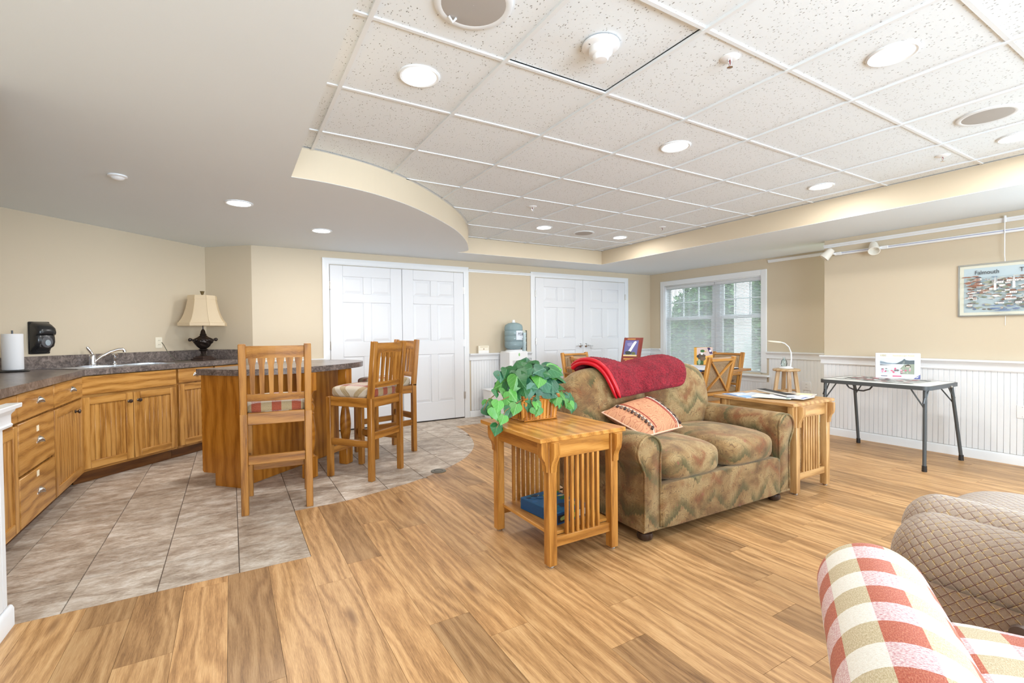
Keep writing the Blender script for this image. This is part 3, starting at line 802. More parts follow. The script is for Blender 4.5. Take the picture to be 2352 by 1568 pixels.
def cab_door(parent, x0, x1, z0, z1, knob_at, beads=True):
    fw_ = .062; mb = MB(); zc = (z0+z1)/2
    for xx in (x0+fw_/2, x1-fw_/2): mb.box((xx, -.011, zc), (fw_, .02, z1-z0), None, .003)
    for zz in (z0+fw_/2, z1-fw_/2): mb.box(((x0+x1)/2, -.011, zz), (x1-x0-2*fw_, .0196, fw_), None, .003)
    d = put('door', mb, M_OAK, parent)
    iw = x1-x0-2*fw_; k = max(4, round(iw/.042))
    for i in range(k): put('panel_board', MB().box((x0+fw_+iw*(i+.5)/k, -.006, zc), (iw/k-.001, .009, z1-z0-2*fw_+.01), None, .0028), M_OAK, d)
    if knob_at is not None: knob(d, knob_at, z1-.075)
    return d
def drawer(parent, x0, x1, z0, z1, pulls=(), sticker=None):
    d = put('drawer', MB().box(((x0+x1)/2, -.011, (z0+z1)/2), (x1-x0, .02, z1-z0), None, .004), M_OAK, parent)
    for (px, pz) in pulls: cup_pull(d, px, pz)
    if sticker: put('paper_label', MB().box((sticker[0], -.0215, sticker[1]), (.042, .001, .036)), plain('sticker_cream', srgb(248, 236, 206), .6), d, smooth=False)['label'] = 'blank cream paper sticker'
    return d
def cabinet(label, loc, rz, W, D, spec, name='base_cabinet', toe0=0.0):
    t = thing(name, label, 'cabinet', loc, rz)
    put('carcass', MB().box((W/2, D/2+.002, .495), (W, D, .79), None, .001), M_OAK, t)
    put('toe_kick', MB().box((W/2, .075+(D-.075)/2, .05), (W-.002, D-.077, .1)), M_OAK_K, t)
    spec(t); return t
S2 = math.sqrt(.5); FU = (-1.06, 5.14)
def DG(u, v, z=0): return (FU[0]+S2*(u-v), FU[1]+S2*(u+v), z)
def sp_sink(t):
    drawer(t, .012, .845, .735, .888); cab_door(t, .012, .425, .122, .715, .385); cab_door(t, .431, .845, .122, .715, .468)
cabinet('wide oak sink cabinet with two beadboard doors and false drawer front', DG(-.025, 0), PI/4, .857, .47, sp_sink)
def sp_one(t): drawer(t, .01, .412, .75, .888, [(.215, .822)]); cab_door(t, .01, .412, .122, .735, None)
cabinet('narrow oak cabinet with one drawer and door right of the sink cabinet', DG(.834, 0), PI/4, .422, .47, sp_one)
def sp_two(t): drawer(t, .01, .375, .75, .888, [(.19, .822)]); cab_door(t, .01, .375, .122, .735, .05)
cabinet('last oak cabinet of the counter, mostly hidden behind the island', DG(1.258, 0), PI/4, .385, .45, sp_two)
LX = -1.07
def sp_right(t): drawer(t, .008, .74, .725, .888, [(.44, .812)]); cab_door(t, .008, .74, .105, .71, .60) if False else (cab_door(t, .008, .74, .105, .71, .50))
cabinet('oak cabinet with drawer over beadboard door left of the inner corner', (LX, 4.398, 0), PI/2, .75, .63, sp_right)
def sp_dr(t):
    drawer(t, .006, .635, .728, .888, [(.36, .815)]); drawer(t, .006, .635, .415, .716, [(.34, .568)], (.315, .645)); drawer(t, .006, .635, .108, .398, [(.33, .25)], (.30, .366))
cabinet('oak three-drawer cabinet with cup pulls and two cream stickers', (LX, 3.755, 0), PI/2, .641, .63, sp_dr, 'drawer_cabinet')
def sp_l(t): drawer(t, .008, .66, .728, .888); cab_door(t, .008, .66, .108, .71, None)
cabinet('oak cabinet mostly hidden behind the end of the white wainscot wall', (LX, 3.085, 0), PI/2, .668, .63, sp_l)
# countertop with a cut-out for the sink
ct = put('countertop', MB().prism([(-1.03, 2.80), (-1.03, 5.127), (.135, 6.292), (.135, 6.31), (-.236, 6.640), (-1.742, 5.142), (-1.742, 2.80)], .896, .945,
         holes=[[DG(u, v)[:2] for u, v in ((.03, .06), (.83, .06), (.83, .42), (.03, .42))]]), M_LAM, smooth=False)
tag(ct, 'grey brown laminate countertop bent around the kitchen corner', 'countertop')
def strip(p, q, th, z0, z1, mat, par, name):
    p, q = Vector((*p, 0)), Vector((*q, 0)); d = (q-p).normalized(); nn = Vector((d.y, -d.x, 0))
    c = (p+q)/2+nn*th/2
    return put(name, MB().box((c.x, c.y, (z0+z1)/2), ((q-p).length, th, z1-z0), RZ(math.atan2(d.y, d.x)), .002, wood=False), mat, par)
strip((-1.742, 5.150), (-.244, 6.648), .02, .945, 1.055, M_LAM, ct, 'backsplash')
strip((-.236, 6.638), (.15, 6.302), .02, .945, 1.055, M_LAM, ct, 'backsplash')
strip((-1.744, 2.8), (-1.744, 5.14), .02, .945, 1.055, M_LAM, ct, 'backsplash')
# sink
sk = thing('sink', 'double bowl stainless steel sink set into the grey counter', 'sink', DG(.43, .24, .945), PI/4)
def rect(x0, x1, y0, y1): return [(x0, y0), (x1, y0), (x1, y1), (x0, y1)]
put('rim', MB().prism(rect(-.425, .425, -.205, .215), .0003, .006, holes=[rect(-.385, -.02, -.165, .105), rect(.02, .385, -.165, .105)]), M_STEEL, sk, smooth=False)
for (a, b) in ((-.385, -.02), (.02, .385)):
    vs = [(x, y, z) for z, s_ in ((.003, 1.0), (-.15, .9)) for (x, y) in [((a+b)/2+sx*(b-a)/2*s_, -.03+sy*.135*s_) for sx, sy in ((-1, -1), (1, -1), (1, 1), (-1, 1))]]
    put('bowl', MB().add(vs, [[0, 4, 5, 1], [1, 5, 6, 2], [2, 6, 7, 3], [3, 7, 4, 0], [4, 7, 6, 5]]), M_STEEL, sk, smooth=False)
    put('drain', MB().lathe([(.002, 0), (.04, .001), (.045, .004)], ((a+b)/2, -.03, -.148), 16), M_CHROME, sk)
fc = thing('faucet', 'chrome single lever faucet with long angled spout at the sink', 'faucet', DG(.365, .405, .951), PI/4)
put('base', MB().lathe([(.034, 0), (.034, .006), (.027, .012), (.024, .05), (.026, .085), (.022, .10), (.012, .108)], (0, 0, 0), 20), M_CHROME, fc)
put('escutcheon', MB().box((.0, 0, .003), (.25, .055, .006), None, .003), M_CHROME, fc)
put('spout', MB().tube([(.01, -.01, .035), (.05, -.04, .085), (.10, -.08, .125), (.15, -.11, .145), (.175, -.125, .146), (.185, -.131, .135), (.187, -.133, .118)], [.015, .013, .012, .012, .013, .014, .013], 12), M_CHROME, fc)
put('lever', MB().tube([(0, 0, .105), (-.012, .004, .13), (-.03, .008, .16), (-.038, .010, .175)], [.012, .011, .013, .008], 10), M_CHROME, fc)
sp_ = thing('sink_sprayer', 'small chrome side sprayer standing right of the faucet', 'sprayer', DG(.555, .405, .951), PI/4)
put('base', MB().lathe([(.024, 0), (.024, .006), (.014, .014), (.014, .03)], (0, 0, 0), 16), M_CHROME, sp_)
put('spray_head', MB().lathe([(.012, .028), (.015, .05), (.019, .075), (.020, .09), (.012, .10)], (0, 0, 0), 16).tube([(0, 0, .09), (.014, -.014, .1)], [.013, .014], 10), M_CHROME, sp_)
# paper towels, soap dispenser, outlet
pt = thing('paper_towel_holder', 'white paper towel roll upright on a black round stand', 'paper towel', (-1.468, 5.185, .945))
put('stand_base', MB().lathe([(.092, 0), (.095, .006), (.088, .014), (.05, .017)], (0, 0, 0), 32).tube([(0, 0, .01), (0, 0, .325)], .006, 8), M_BLACK, pt)
put('paper_roll', MB().lathe([(.02, .018), (.060, .018), (.062, .022), (.062, .294), (.060, .298), (.02, .298)], (0, 0, 0), 32), M_PAPER, pt)
def onwall(px, py, z): return (px, py, z)
sd = thing('soap_dispenser', 'black wall soap dispenser with clear window above the counter', 'soap dispenser', (-1.398, 5.502, 1.21), PI/4)
mb = MB()
pr = [(-.002, -.132), (-.018, -.132), (-.03, -.12), (-.04, -.10), (-.085, -.078), (-.10, -.04), (-.098, 0), (-.092, .02), (-.112, .03), (-.118, .05), (-.108, .085), (-.07, .112), (-.03, .132), (-.002, .134)]
sl_ = [(-.070, .72), (-.066, .86), (-.056, .95), (-.035, 1.0), (.035, 1.0), (.056, .95), (.066, .86), (.070, .72)]
k_ = len(pr); vs_ = [(x, y*f_, z*(.35+.65*f_)) for x, f_ in sl_ for (y, z) in pr]
fs_ = [[a*k_+b, a*k_+(b+1) % k_, (a+1)*k_+(b+1) % k_, (a+1)*k_+b] for a in range(len(sl_)-1) for b in range(k_)]
mb.add(vs_, fs_+[list(range(k_))[::-1], [(len(sl_)-1)*k_+b for b in range(k_)]])
put('body', mb, M_BLACK, sd, ang=40)
put('wall_plate', MB().box((0, -.006, .0), (.15, .012, .272), None, .005), M_BLACK, sd)
T = Matrix.Rotation(PI/2, 3, 'X')
put('window', MB().lathe([(.001, .0), (.042, .0), (.04, .006), (.001, .012)], (0, -.096, -.035), 20, T=T @ Matrix.Diagonal((1, 1.15, 1))), plain('smoke_window', (.12, .12, .13), .08), sd)
put('soap_fill', MB().lathe([(.001, .0), (.020, .0), (.019, .004), (.001, .006)], (0, -.107, -.042), 18, T=T @ Matrix.Diagonal((1, 1.3, 1))), plain('soap_pale', srgb(160, 172, 180), .3), sd)
def outlet(label, loc, rz, mat=M_CREAM, name='wall_outlet', slots=2, size=(.075, .115)):
    t = thing(name, label, 'outlet', loc, rz)
    put('cover_plate', MB().box((0, -.003, 0), (size[0], .006, size[1]), None, .003), mat, t)
    for k in range(slots):
        zz = (.022 if k == 0 else -.022) if slots == 2 else 0
        so = put('socket', MB().box((0, -.007, zz), (.034, .004, .03), None, .004), mat, t)
        put('slots', MB().box((-.007, -.0095, zz+.002), (.0025, .001, .009)).box((.007, -.0095, zz+.002), (.0025, .001, .009)), M_BLACK, so, smooth=False)
    return t
outlet('cream double outlet with a lamp plug above the counter', (-.657, 6.243, 1.147), PI/4)
# table lamp
tl = thing('table_lamp', 'ornate dark bronze urn lamp with cream bell shade on the counter', 'lamp', (-.262, 6.285, .945), .3)
put('foot', MB().box((0, 0, .009), (.17, .17, .018), RZ(.5), .005).box((0, 0, .026), (.14, .14, .016), RZ(.5), .004).box((0, 0, .040), (.11, .11, .012), RZ(.5), .003), plain('lamp_foot_brown', (.075, .045, .036), .35, .4), tl)
M_URN = plain('lamp_urn_bronze', (.042, .032, .028), .28, .7)
put('stem', MB().lathe([(.045, .046), (.036, .055), (.024, .075), (.028, .10), (.044, .112), (.046, .120), (.03, .124)], (0, 0, 0), 20), M_URN, tl)
urn = MB()
def urn_f(u, v):
    th = u*2*PI; z = .122+v*.155
    r = [.028, .05, .066, .078, .092, .098, .086, .05, .03]; k = v*8; i = min(7, int(k)); rr = r[i]+(r[i+1]-r[i])*(k-i)
    rr += .005*math.sin(th*8)*math.sin(v*PI)+.004*math.sin(th*5+v*22)*math.sin(v*PI)
    return (rr*math.cos(th), rr*math.sin(th), z)
urn.grid(urn_f, 64, 26); put('urn', urn, M_URN, tl)
for k in range(10):
    a = 2*PI*k/10; put('bead', MB().puffy((.098*math.cos(a), .098*math.sin(a), .225), (.012, .012, .010), 2, 4), M_URN, tl)
for s_ in (-1, 1):
    put('handle', MB().tube([(s_*.075, 0, .20), (s_*.10, 0, .222), (s_*.115, 0, .232), (s_*.122, 0, .228)], [.012, .010, .012, .01], 10).puffy((s_*.125, 0, .228), (.019, .017, .019), 2, 6), M_URN, tl)
put('neck', MB().lathe([(.03, .272), (.034, .285), (.026, .295), (.022, .32), (.012, .34), (.006, .345), (.006, .72)], (0, 0, 0), 18), M_URN, tl)
sh_prof = [(.236, .380), (.236, .412), (.226, .416), (.200, .455), (.176, .51), (.158, .57), (.146, .63), (.139, .668), (.142, .672), (.137, .714)]
def m_shade():
    t = NT('lamp_shade_linen'); v = t.gc()
    a = t.n('BsdfDiffuse', {'Color': (*srgb(232, 214, 184), 1)}); b = t.n('BsdfTranslucent', {'Color': (*srgb(238, 214, 176), 1)})
    mx = t.n('MixShader', {0: .25, 1: a.outputs[0], 2: b.outputs[0]}); t.nt.links.new(mx.outputs[0], t.out.inputs[0]); return t.mat
M_SHADE = m_shade()
put('shade', MB().lathe(sh_prof, (0, 0, 0), 8, capb=False, capt=False), M_SHADE, tl, ang=15)
for k in range(8):
    a = 2*PI*k/8; put('shade_rib', MB().tube([((r+.001)*math.cos(a), (r+.001)*math.sin(a), z) for r, z in sh_prof], .0022, 5), plain('shade_braid', srgb(206, 184, 148), .8), tl)
put('finial', MB().lathe([(.006, .715), (.010, .725), (.016, .74), (.018, .752), (.024, .762), (.020, .764)], (0, 0, 0), 12), plain('finial_bronze', (.20, .15, .07), .4, .6), tl)
put('cord', MB().tube([(-.06, .07, .006), (-.14, .02, .004), (-.22, -.06, .004), (-.28, -.10, .012), (-.345, -.085, .10), (-.372, -.06, .175), (-.385, -.035, .205)], .0035, 6), plain('cord_olive', (.10, .095, .06), .5), tl)
# ------------------------------------------------------------------ kitchen island
ia = math.atan2(.675, .737)
isl = thing('kitchen_island', 'oak kitchen island with curved laminate bar top on turned legs', 'kitchen island', (.054, 4.333, 0), ia)
# local: x along the panel, y = away from the seats
mb = MB().box((.612, .012, .4485), (1.224, .022, .893), None, .002); mb.g = [(v[2], v[0], v[1]) for v in mb.v]; put('back_panel', mb, M_OAK_D, isl)
put('end_panel', MB().prism([(.0, .0), (.26, .0), (.26, .1), (.385, .1), (.385, .893), (0, .893)], -.001, .02, T=Matrix(((0, 0, 1), (1, 0, 0), (0, 1, 0)))).xf(Matrix.Translation((0, .002, 0))).vgrain(), M_OAK_D, isl, smooth=False)
e2 = MB().box((1.214, .20, .4485), (.02, .36, .893), None, .002); put('end_panel', e2, M_OAK_D, isl)
put('carcass', MB().box((.612, .205, .50), (1.18, .355, .78)), M_OAK_D, isl, smooth=False)
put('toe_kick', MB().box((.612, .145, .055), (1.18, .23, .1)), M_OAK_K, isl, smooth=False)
put('face_frame', MB().box((.612, .388, .50), (1.224, .02, .786), None, .002), M_OAK_D, isl)
top_pts = [(-.035, .405), (-.035, .0), (.02, -.11), (.12, -.22), (.25, -.31), (.42, -.375), (.62, -.405), (.85, -.41), (1.05, -.38), (1.22, -.30), (1.34, -.17), (1.395, 0), (1.385, .2), (1.30, .405)]
cp = [(-.035, .405), (-.035, .02)]+smooth_curve(top_pts[1:-1], 4)[1:]+[(1.30, .405)]
put('bar_top', MB().prism(cp[::-1] if parea(cp) < 0 else cp, .896, .945), M_LAM, isl, ang=40)
def turned_leg(x, y):
    R = RZ(.0); mb = MB().box((x, y, .09), (.092, .092, .18), R, .006).box((x, y, .815), (.092, .092, .16), R, .006)
    pr = [(.046, .18), (.034, .195), (.030, .21), (.036, .225), (.046, .30), (.050, .37), (.046, .44), (.036, .51), (.030, .535), (.040, .548), (.030, .56), (.040, .58), (.044, .60), (.040, .62), (.028, .64), (.036, .655), (.026, .68), (.024, .70), (.036, .725), (.046, .74)]
    return put('turned_leg', mb.lathe(pr, (x, y, 0), 20), M_OAK_D, isl)
turned_leg(.385, -.335); turned_leg(.86, -.345)
# ------------------------------------------------------------------ bar stools
def bar_stool(label, loc, rz, group='slat back bar stools around the island'):
    t = thing('bar_stool', label, 'bar stool', loc, rz, group)
    L = .046
    for s_ in (-1, 1):
        put('front_leg', MB().box((s_*.2, .215, .343), (L, L, .686), None, .004), M_OAK_S, t)
        mb = MB().box((s_*.2, -.215, .35), (L, L, .70), None, .004).bar((s_*.2, -.2152, .68), (s_*.2, -.262, 1.155), L, L-.001, (0, 1, 0), .004)
        put('back_leg', mb, M_OAK_S, t)
    for (c, s_) in (((0, .215, .646), (.354, .03, .078)), ((0, -.215, .648), (.354, .03, .082)), ((-.2, 0, .646), (.03, .384, .078)), ((.2, 0, .646), (.03, .384, .078))):
        put('seat_rail', MB().box(c, s_, None, .003), M_OAK_S, t)
    for (c, s_) in (((-.2, 0, .302), (.024, .384, .056)), ((.2, 0, .302), (.024, .384, .056)), ((0, -.215, .368), (.354, .024, .062)), ((0, .215, .22), (.354, .024, .056))):
        put('stretcher', MB().box(c, s_, None, .003), M_OAK_S, t)
    put('seat_cushion', MB().puffy((0, .01, .722), (.205, .225, .050), 5, 10, crown=.016, gfn=lambda q: (q.x+.03, q.y+(q.z if q.y < 0 else -q.z), 0)), M_PLAID_S, t)
    yb = lambda z: -.215-.047*(z-.69)/.465
    def arc(z0, z1, th, bow):
        mb = MB(); k = 8
        for i in range(k):
            a, b = -.178+.356*i/k, -.178+.356*(i+1)/k
            vs = []
            for x in (a, b):
                for z in (z0, z1):
                    y = yb(z)-bow*(1-(x/.178)**2)
                    vs += [(x, y-th/2, z), (x, y+th/2, z)]
            o = random.random()
            mb.add(vs, [[0, 4, 6, 2], [1, 3, 7, 5], [2, 6, 7, 3], [0, 1, 5, 4]]+([[0, 2, 3, 1]] if i == 0 else [])+([[4, 5, 7, 6]] if i == k-1 else []), [(v[0]+3, v[2], v[1]) for v in vs])
        return mb
    put('top_rail', arc(1.06, 1.142, .022, .018), M_OAK_S, t, ang=50)
    put('lower_rail', arc(.768, .815, .022, .018), M_OAK_S, t, ang=50)
    for i in range(6):
        x = -.142+.0568*i
        prof = [(-.013, .81), (.013, .81), (.0135, .86), (.016, .95), (.0165, 1.01), (.0225, 1.035), (.0235, 1.065), (-.0235, 1.065), (-.0225, 1.035), (-.0165, 1.01), (-.016, .95), (-.0135, .86)]
        mb = MB().prism(prof, -.007, .007, T=Matrix(((1, 0, 0), (0, 0, -1), (0, 1, 0))))
        mb.g = [(v[2]+i, v[0], v[1]) for v in mb.v]
        mb.v = [(v[0]+x, v[1]+yb(v[2])-.018*(1-(x/.178)**2), v[2]) for v in mb.v]
        put('slat', mb, M_OAK_S, t, ang=50)
    return t
st = bar_stool('nearest bar stool, its slatted back squarely to the camera', (.287, 3.86, 0), -.098)
dup(st, (1.012, 4.25, 0), .655, 'middle bar stool turned sideways beside the front turned leg')
dup(st, (1.366, 4.893, 0), 1.80, 'farthest bar stool, in front of the white double doors')
# ------------------------------------------------------------------ mission end tables
def end_table(label, loc, mat, group='mission end tables beside the loveseat'):
    t = thing('end_table', label, 'end table', loc, 0, group)
    put('top', MB().box((0, 0, .667), (.58, .665, .024), None, .003), mat, t)
    L = .050; lx, ly0, ly1 = .21, -.30, .245
    for sx in (-1, 1):
        for y in (ly0, ly1):
            lg = put('leg', MB().box((sx*lx, y, .334), (L, L, .642), None, .003), mat, t)
            put('glide', MB().lathe([(.016, 0), (.017, .006), (.012, .013)], (sx*lx, y, 0), 12), M_NICKEL, lg)
            prof = [(0, .655), (.040, .655), (.040, .60), (.034, .575), (.020, .555), (.012, .53), (.011, .50), (.0, .498)]
            for (dx, dy) in ((sx, 0), (0, -1 if y < 0 else 1)):
                a = math.atan2(dy, dx)
                T = Matrix(((math.cos(a), 0, -math.sin(a)), (math.sin(a), 0, math.cos(a)), (0, 1, 0)))
                mb = MB().prism(prof[::-1], -.018, .018, T=T)
                mb.g = [(v[2], v[0], v[1]) for v in mb.v]
                mb.xf(Matrix.Translation((sx*lx+dx*L/2, y+dy*L/2, 0))); put('bracket', mb, mat, lg, ang=40)
    ym = (ly0+ly1)/2; ylen = ly1-ly0-L
    for y in (ly0, ly1):
        put('apron', MB().box((0, y, .608), (2*lx-L, .022, .092), None, .002), mat, t)
        put('lower_rail', MB().box((0, y, .127), (2*lx-L, .024, .05), None, .002), mat, t)
        for i in range(7):
            put('slat', MB().box((-.105+.035*i, y, .357), (.017, .020, .412), None, .002), mat, t)
    for sx in (-1, 1): put('apron', MB().box((sx*lx, ym, .608), (.022, ylen, .092), None, .002), mat, t)
    put('shelf', MB().box((0, ym, .161), (.40, ylen+.02, .018), None, .002), mat, t)
    return t
E1 = (1.615, 2.30); E2 = (3.782, 2.245)
end_table('oak slat-sided end table in front, ivy basket on its top', (*E1, 0), M_OAK_T)
end_table('paler oak end table right of the loveseat, magazines on its top', (*E2, 0), M_OAK_L)
# boxes, magazines
def printed(par, rects, y=None, name='print'):
    """flat prints: list of (colour, [(x,z)...]) on the plane y of par"""
    by = {}
    for k, (c, poly) in enumerate(rects): by.setdefault(c, []).append((k, poly))
    for c, ps in by.items():
        mb = MB()
        for k, poly in ps:
            yy = y-.0004-.00006*k
            p = [Vector((q[0], yy, q[1])) for q in poly]
            A = sum(poly[i][0]*poly[(i+1) % len(poly)][1]-poly[(i+1) % len(poly)][0]*poly[i][1] for i in range(len(poly)))
            mb.add(p if A > 0 else p[::-1], [list(range(len(p)))])
        put(name, mb, flat(*c), par, smooth=False)['kind'] = 'stuff'
def R4(x0, x1, z0, z1): return [(x0, z0), (x1, z0), (x1, z1), (x0, z1)]
def blob(cx, cz, rx, rz_, n=10, j=.25, seed=1):
    r = random.Random(seed); return [(cx+rx*math.cos(2*PI*i/n)*(1-j*r.random()), cz+rz_*math.sin(2*PI*i/n)*(1-j*r.random())) for i in range(n)]
pb = thing('puzzle_box', 'blue jigsaw puzzle box lying on the shelf of the ivy table', 'box', (1.60, 2.245, .1705), .10)
put('box_lid', MB().box((0, 0, .033), (.24, .32, .066), None, .002), flat(24, 92, 140), pb)
top = []
rr = random.Random(5)
for k in range(40):
    c = [(36, 110, 170), (60, 140, 70), (120, 170, 60), (30, 60, 90), (200, 190, 150), (20, 120, 150)][k % 6]
    x, z = rr.uniform(-.10, .10), rr.uniform(-.14, .14); top.append((c, blob(x, z, .02+.015*rr.random(), .012+.012*rr.random(), 8, .3, k)))
pp = put('picture_print', MB().box((0, 0, .0665), (.236, .316, .001)), flat(28, 100, 150), pb, smooth=False)
def printed_top(par, polys, z):
    by = {}
    for k, (c, poly) in enumerate(polys): by.setdefault(c, []).append((k, poly))
    for c, ps in by.items():
        mb = MB()
        for k, poly in ps: mb.add([(x, y, z+.0002+.00005*k) for x, y in poly], [list(range(len(poly)))])
        put('print', mb, flat(*c), par, smooth=False)['kind'] = 'stuff'
printed_top(pb, top, .067)
printed(pb, [((16, 60, 104), R4(-.118, .118, .004, .062)), ((210, 220, 225), R4(.05, .10, .015, .05)), ((60, 140, 70), R4(-.02, .04, .01, .055)), ((200, 180, 70), blob(.01, .03, .02, .015, 9)), ((20, 20, 24), R4(-.11, -.03, .01, .05)), ((150, 160, 90), blob(-.07, .03, .03, .014, 9, .3, 4))], -.16)
sidep = bpy.data.objects.new('side_print', None); 
mb = MB().box((-.1205, .05, .033), (.001, .2, .058)); put('side_print', mb, flat(20, 78, 130), pb, smooth=False)
put('side_print', MB().box((-.1212, -.115, .033), (.001, .06, .05)), flat(190, 206, 214), pb, smooth=False)
put('red_edge', MB().box((-.1212, -.152, .033), (.001, .012, .06)), flat(186, 32, 38), pb, smooth=False)
def magazine(label, x, y, z, w_, h_, a, cover, th=.004, name='magazine', extra=()):
    t = thing(name, label, 'magazine', (x, y, z), a)
    put('pages', MB().box((0, 0, th/2), (w_-.003, h_-.003, th*.8)), flat(236, 234, 228), t, smooth=False)
    put('cover', MB().box((0, 0, th*.95), (w_, h_, th*.12)).box((0, 0, th*.06), (w_, h_, th*.1)), flat(*cover), t, smooth=False)
    if extra: printed_top(t, extra, th)
    return t
ZT = .6795
def mrect(a, b, c, d): return [(a, c), (b, c), (b, d), (a, d)]
magazine('pale blue magazine at the far left of the table top fan', 3.645, 2.395, ZT, .21, .275, -.25, (150, 186, 232), extra=[((236, 240, 248), mrect(-.08, .07, -.02, .10)), ((40, 60, 130), mrect(-.09, -.06, .0, .12))])
magazine('white folder with a dark bottom edge under the blue magazine', 3.74, 2.30, ZT+.0045, .21, .275, .12, (206, 216, 232), extra=[((24, 26, 30), mrect(-.1, .1, -.135, -.118)), ((190, 196, 204), mrect(-.06, .08, 0, .1))])
magazine('magazine with green and red cover stripes in the middle of the fan', 3.70, 2.185, ZT+.009, .21, .275, .35, (222, 226, 214), extra=[((36, 120, 90), mrect(-.10, .0, -.13, -.105)), ((200, 50, 40), mrect(0, .05, -.13, -.10)), ((20, 22, 24), mrect(.05, .10, -.13, -.09))])
magazine('white magazine under the black binder on the table', 3.775, 2.10, ZT+.0135, .22, .285, .12, (232, 236, 244), extra=[((80, 96, 160), mrect(-.09, .02, -.13, -.11))])
magazine('large grey magazine with a pale photo cover at the right', 3.885, 2.13, ZT+.018, .22, .29, .30, (196, 188, 176), extra=[((128, 112, 96), blob(0, .03, .07, .06, 12, .3, 3)), ((226, 218, 170), mrect(0, .09, -.12, -.02)), ((238, 240, 244), mrect(-.1, -.02, -.13, -.06))])
bi = magazine('black ring binder lying across the magazines on the pale table', 3.80, 2.225, ZT+.0225, .075, .42, -.50, (22, 22, 24), .016, 'binder')
bi['category'] = 'binder'
for k, (x, a) in enumerate(((3.70, .06), (3.735, -.03), (3.84, .05))):
    m_ = thing('magazine', ['dark magazine standing inside the pale end table, leftmost', 'second magazine standing inside the pale end table', 'black magazine standing inside the pale end table, rightmost'][k], 'magazine', (x, 2.24, .1705), a)
    put('cover', MB().box((0, 0, .14), (.008, .22, .28), None, .001), flat(*[(70, 72, 84), (150, 150, 156), (34, 32, 34)][k]), m_)
    put('pages', MB().box((0, .002, .141), (.006, .222, .276)), flat(230, 228, 222), m_, smooth=False)

# ------------------------------------------------------------------ ivy in a bamboo basket
iv = thing('ivy_plant', 'trailing green ivy in a rectangular bamboo basket on the end table', 'plant', (1.615, 2.49, .6795))
bw, bd, bh = .118, .098, .155
bk = put('basket', MB().prism(rect(-bw+.012, bw-.012, -bd+.012, bd-.012), .004, .12), plain('basket_inside', (.05, .03, .015), .9), iv, smooth=False)
def canes(a, b, k):
    for i in range(k):
        p = Vector(a).lerp(Vector(b), (i+.5)/k); q = p*1.0; o = Vector((p.x, p.y, 0))*.10
        r = (Vector(b)-Vector(a)).length/k*.49
        mb = MB().tube([(p.x-o.x*.5, p.y-o.y*.5, .012), (p.x, p.y, .075), (p.x+o.x*.5, p.y+o.y*.5, .128)], r, 8)
        mb.g = [(v[2]+i*3.1, v[0], v[1]) for v in mb.v]
        put('cane', mb, M_CANE, bk)
canes((-bw, -bd, 0), (bw, -bd, 0), 9); canes((-bw, bd, 0), (bw, bd, 0), 9); canes((-bw, -bd, 0), (-bw, bd, 0), 7); canes((bw, -bd, 0), (bw, bd, 0), 7)
for (z, s_, r) in ((.008, .99, .007), (.020, .995, .005), (.128, 1.08, .006), (.140, 1.10, .009), (.150, 1.09, .008)):
    pts = [(sx*bw*s_, sy*bd*s_, z) for sx, sy in ((-1, -1), (1, -1), (1, 1), (-1, 1))]
    put('rim_band', MB().tube([Vector(pts[i]).lerp(Vector(pts[(i+1) % 4]), t_) for i in range(4) for t_ in (0, .2, .4, .6, .8)], r, 8, closed=True), M_CANE, bk)
def heart():
    half = [(0, -.12), (.20, -.28), (.46, -.24), (.60, -.02), (.58, .22), (.42, .50), (.19, .76), (0, 1.0)]
    vs = []; fs = []
    for sx in (-1, 1):
        o = len(vs)
        for (x, y) in half: vs.append((sx*x, y, -.30*x*x*2-.16*max(0, y)**2+.10*math.sin(y*5)*x))
        vs.append((0, .25, .02)); vs.append((0, .65, -.05))
        h = [o+i for i in range(8)]; c1, c2 = o+8, o+9
        q = [[h[0], h[1], c1], [h[1], h[2], c1], [h[2], h[3], c1], [h[3], h[4], c1], [h[4], c2, c1], [h[4], h[5], c2], [h[5], h[6], c2], [h[6], h[7], c2]]
        fs += q if sx > 0 else [f[::-1] for f in q]
    return vs, fs
hv, hf = heart()
rl = random.Random(21)
protos = []
for k in range(3):
    mb = MB(); sc_ = .062
    mb.add([Vector(v)*sc_ for v in hv], hf, [Vector(v)*sc_ for v in hv]); protos.append(mb)
firsts = {}
def leaf(p, nrm, tip, size, k):
    nrm = Vector(nrm).normalized(); tip = Vector(tip); tip = (tip-nrm*tip.dot(nrm)).normalized(); xx = tip.cross(nrm)
    M = Matrix((xx, tip, nrm)).transposed()
    if k not in firsts:
        o = put('leaf', protos[k], M_LEAF[k], iv, ang=80); firsts[k] = o
    else: o = firsts[k].copy(); COL.objects.link(o)
    o.location = p; o.rotation_euler = M.to_euler(); o.scale = (size,)*3
for i in range(105):
    th = rl.random()*2*PI; el = math.asin(min(1, .12+rl.random()*.88)); R_ = .70+.30*rl.random()
    d = Vector((math.cos(th)*math.cos(el), math.sin(th)*math.cos(el), math.sin(el)))
    p = Vector((d.x*.20, d.y*.165, .165+d.z*.175))*R_+Vector((-.01, .01, .035))
    nr = d*.7+Vector((-.35+rl.uniform(-.5, .5), -.55+rl.uniform(-.4, .4), .45+rl.uniform(-.5, .4)))
    leaf(p, nr, Vector((d.x, d.y, .2))*.8+Vector((rl.uniform(-.9, .9), rl.uniform(-.9, .6), rl.uniform(-1.0, .35))), 1.05+.75*rl.random(), rl.choice((0, 0, 0, 1, 1, 2)))
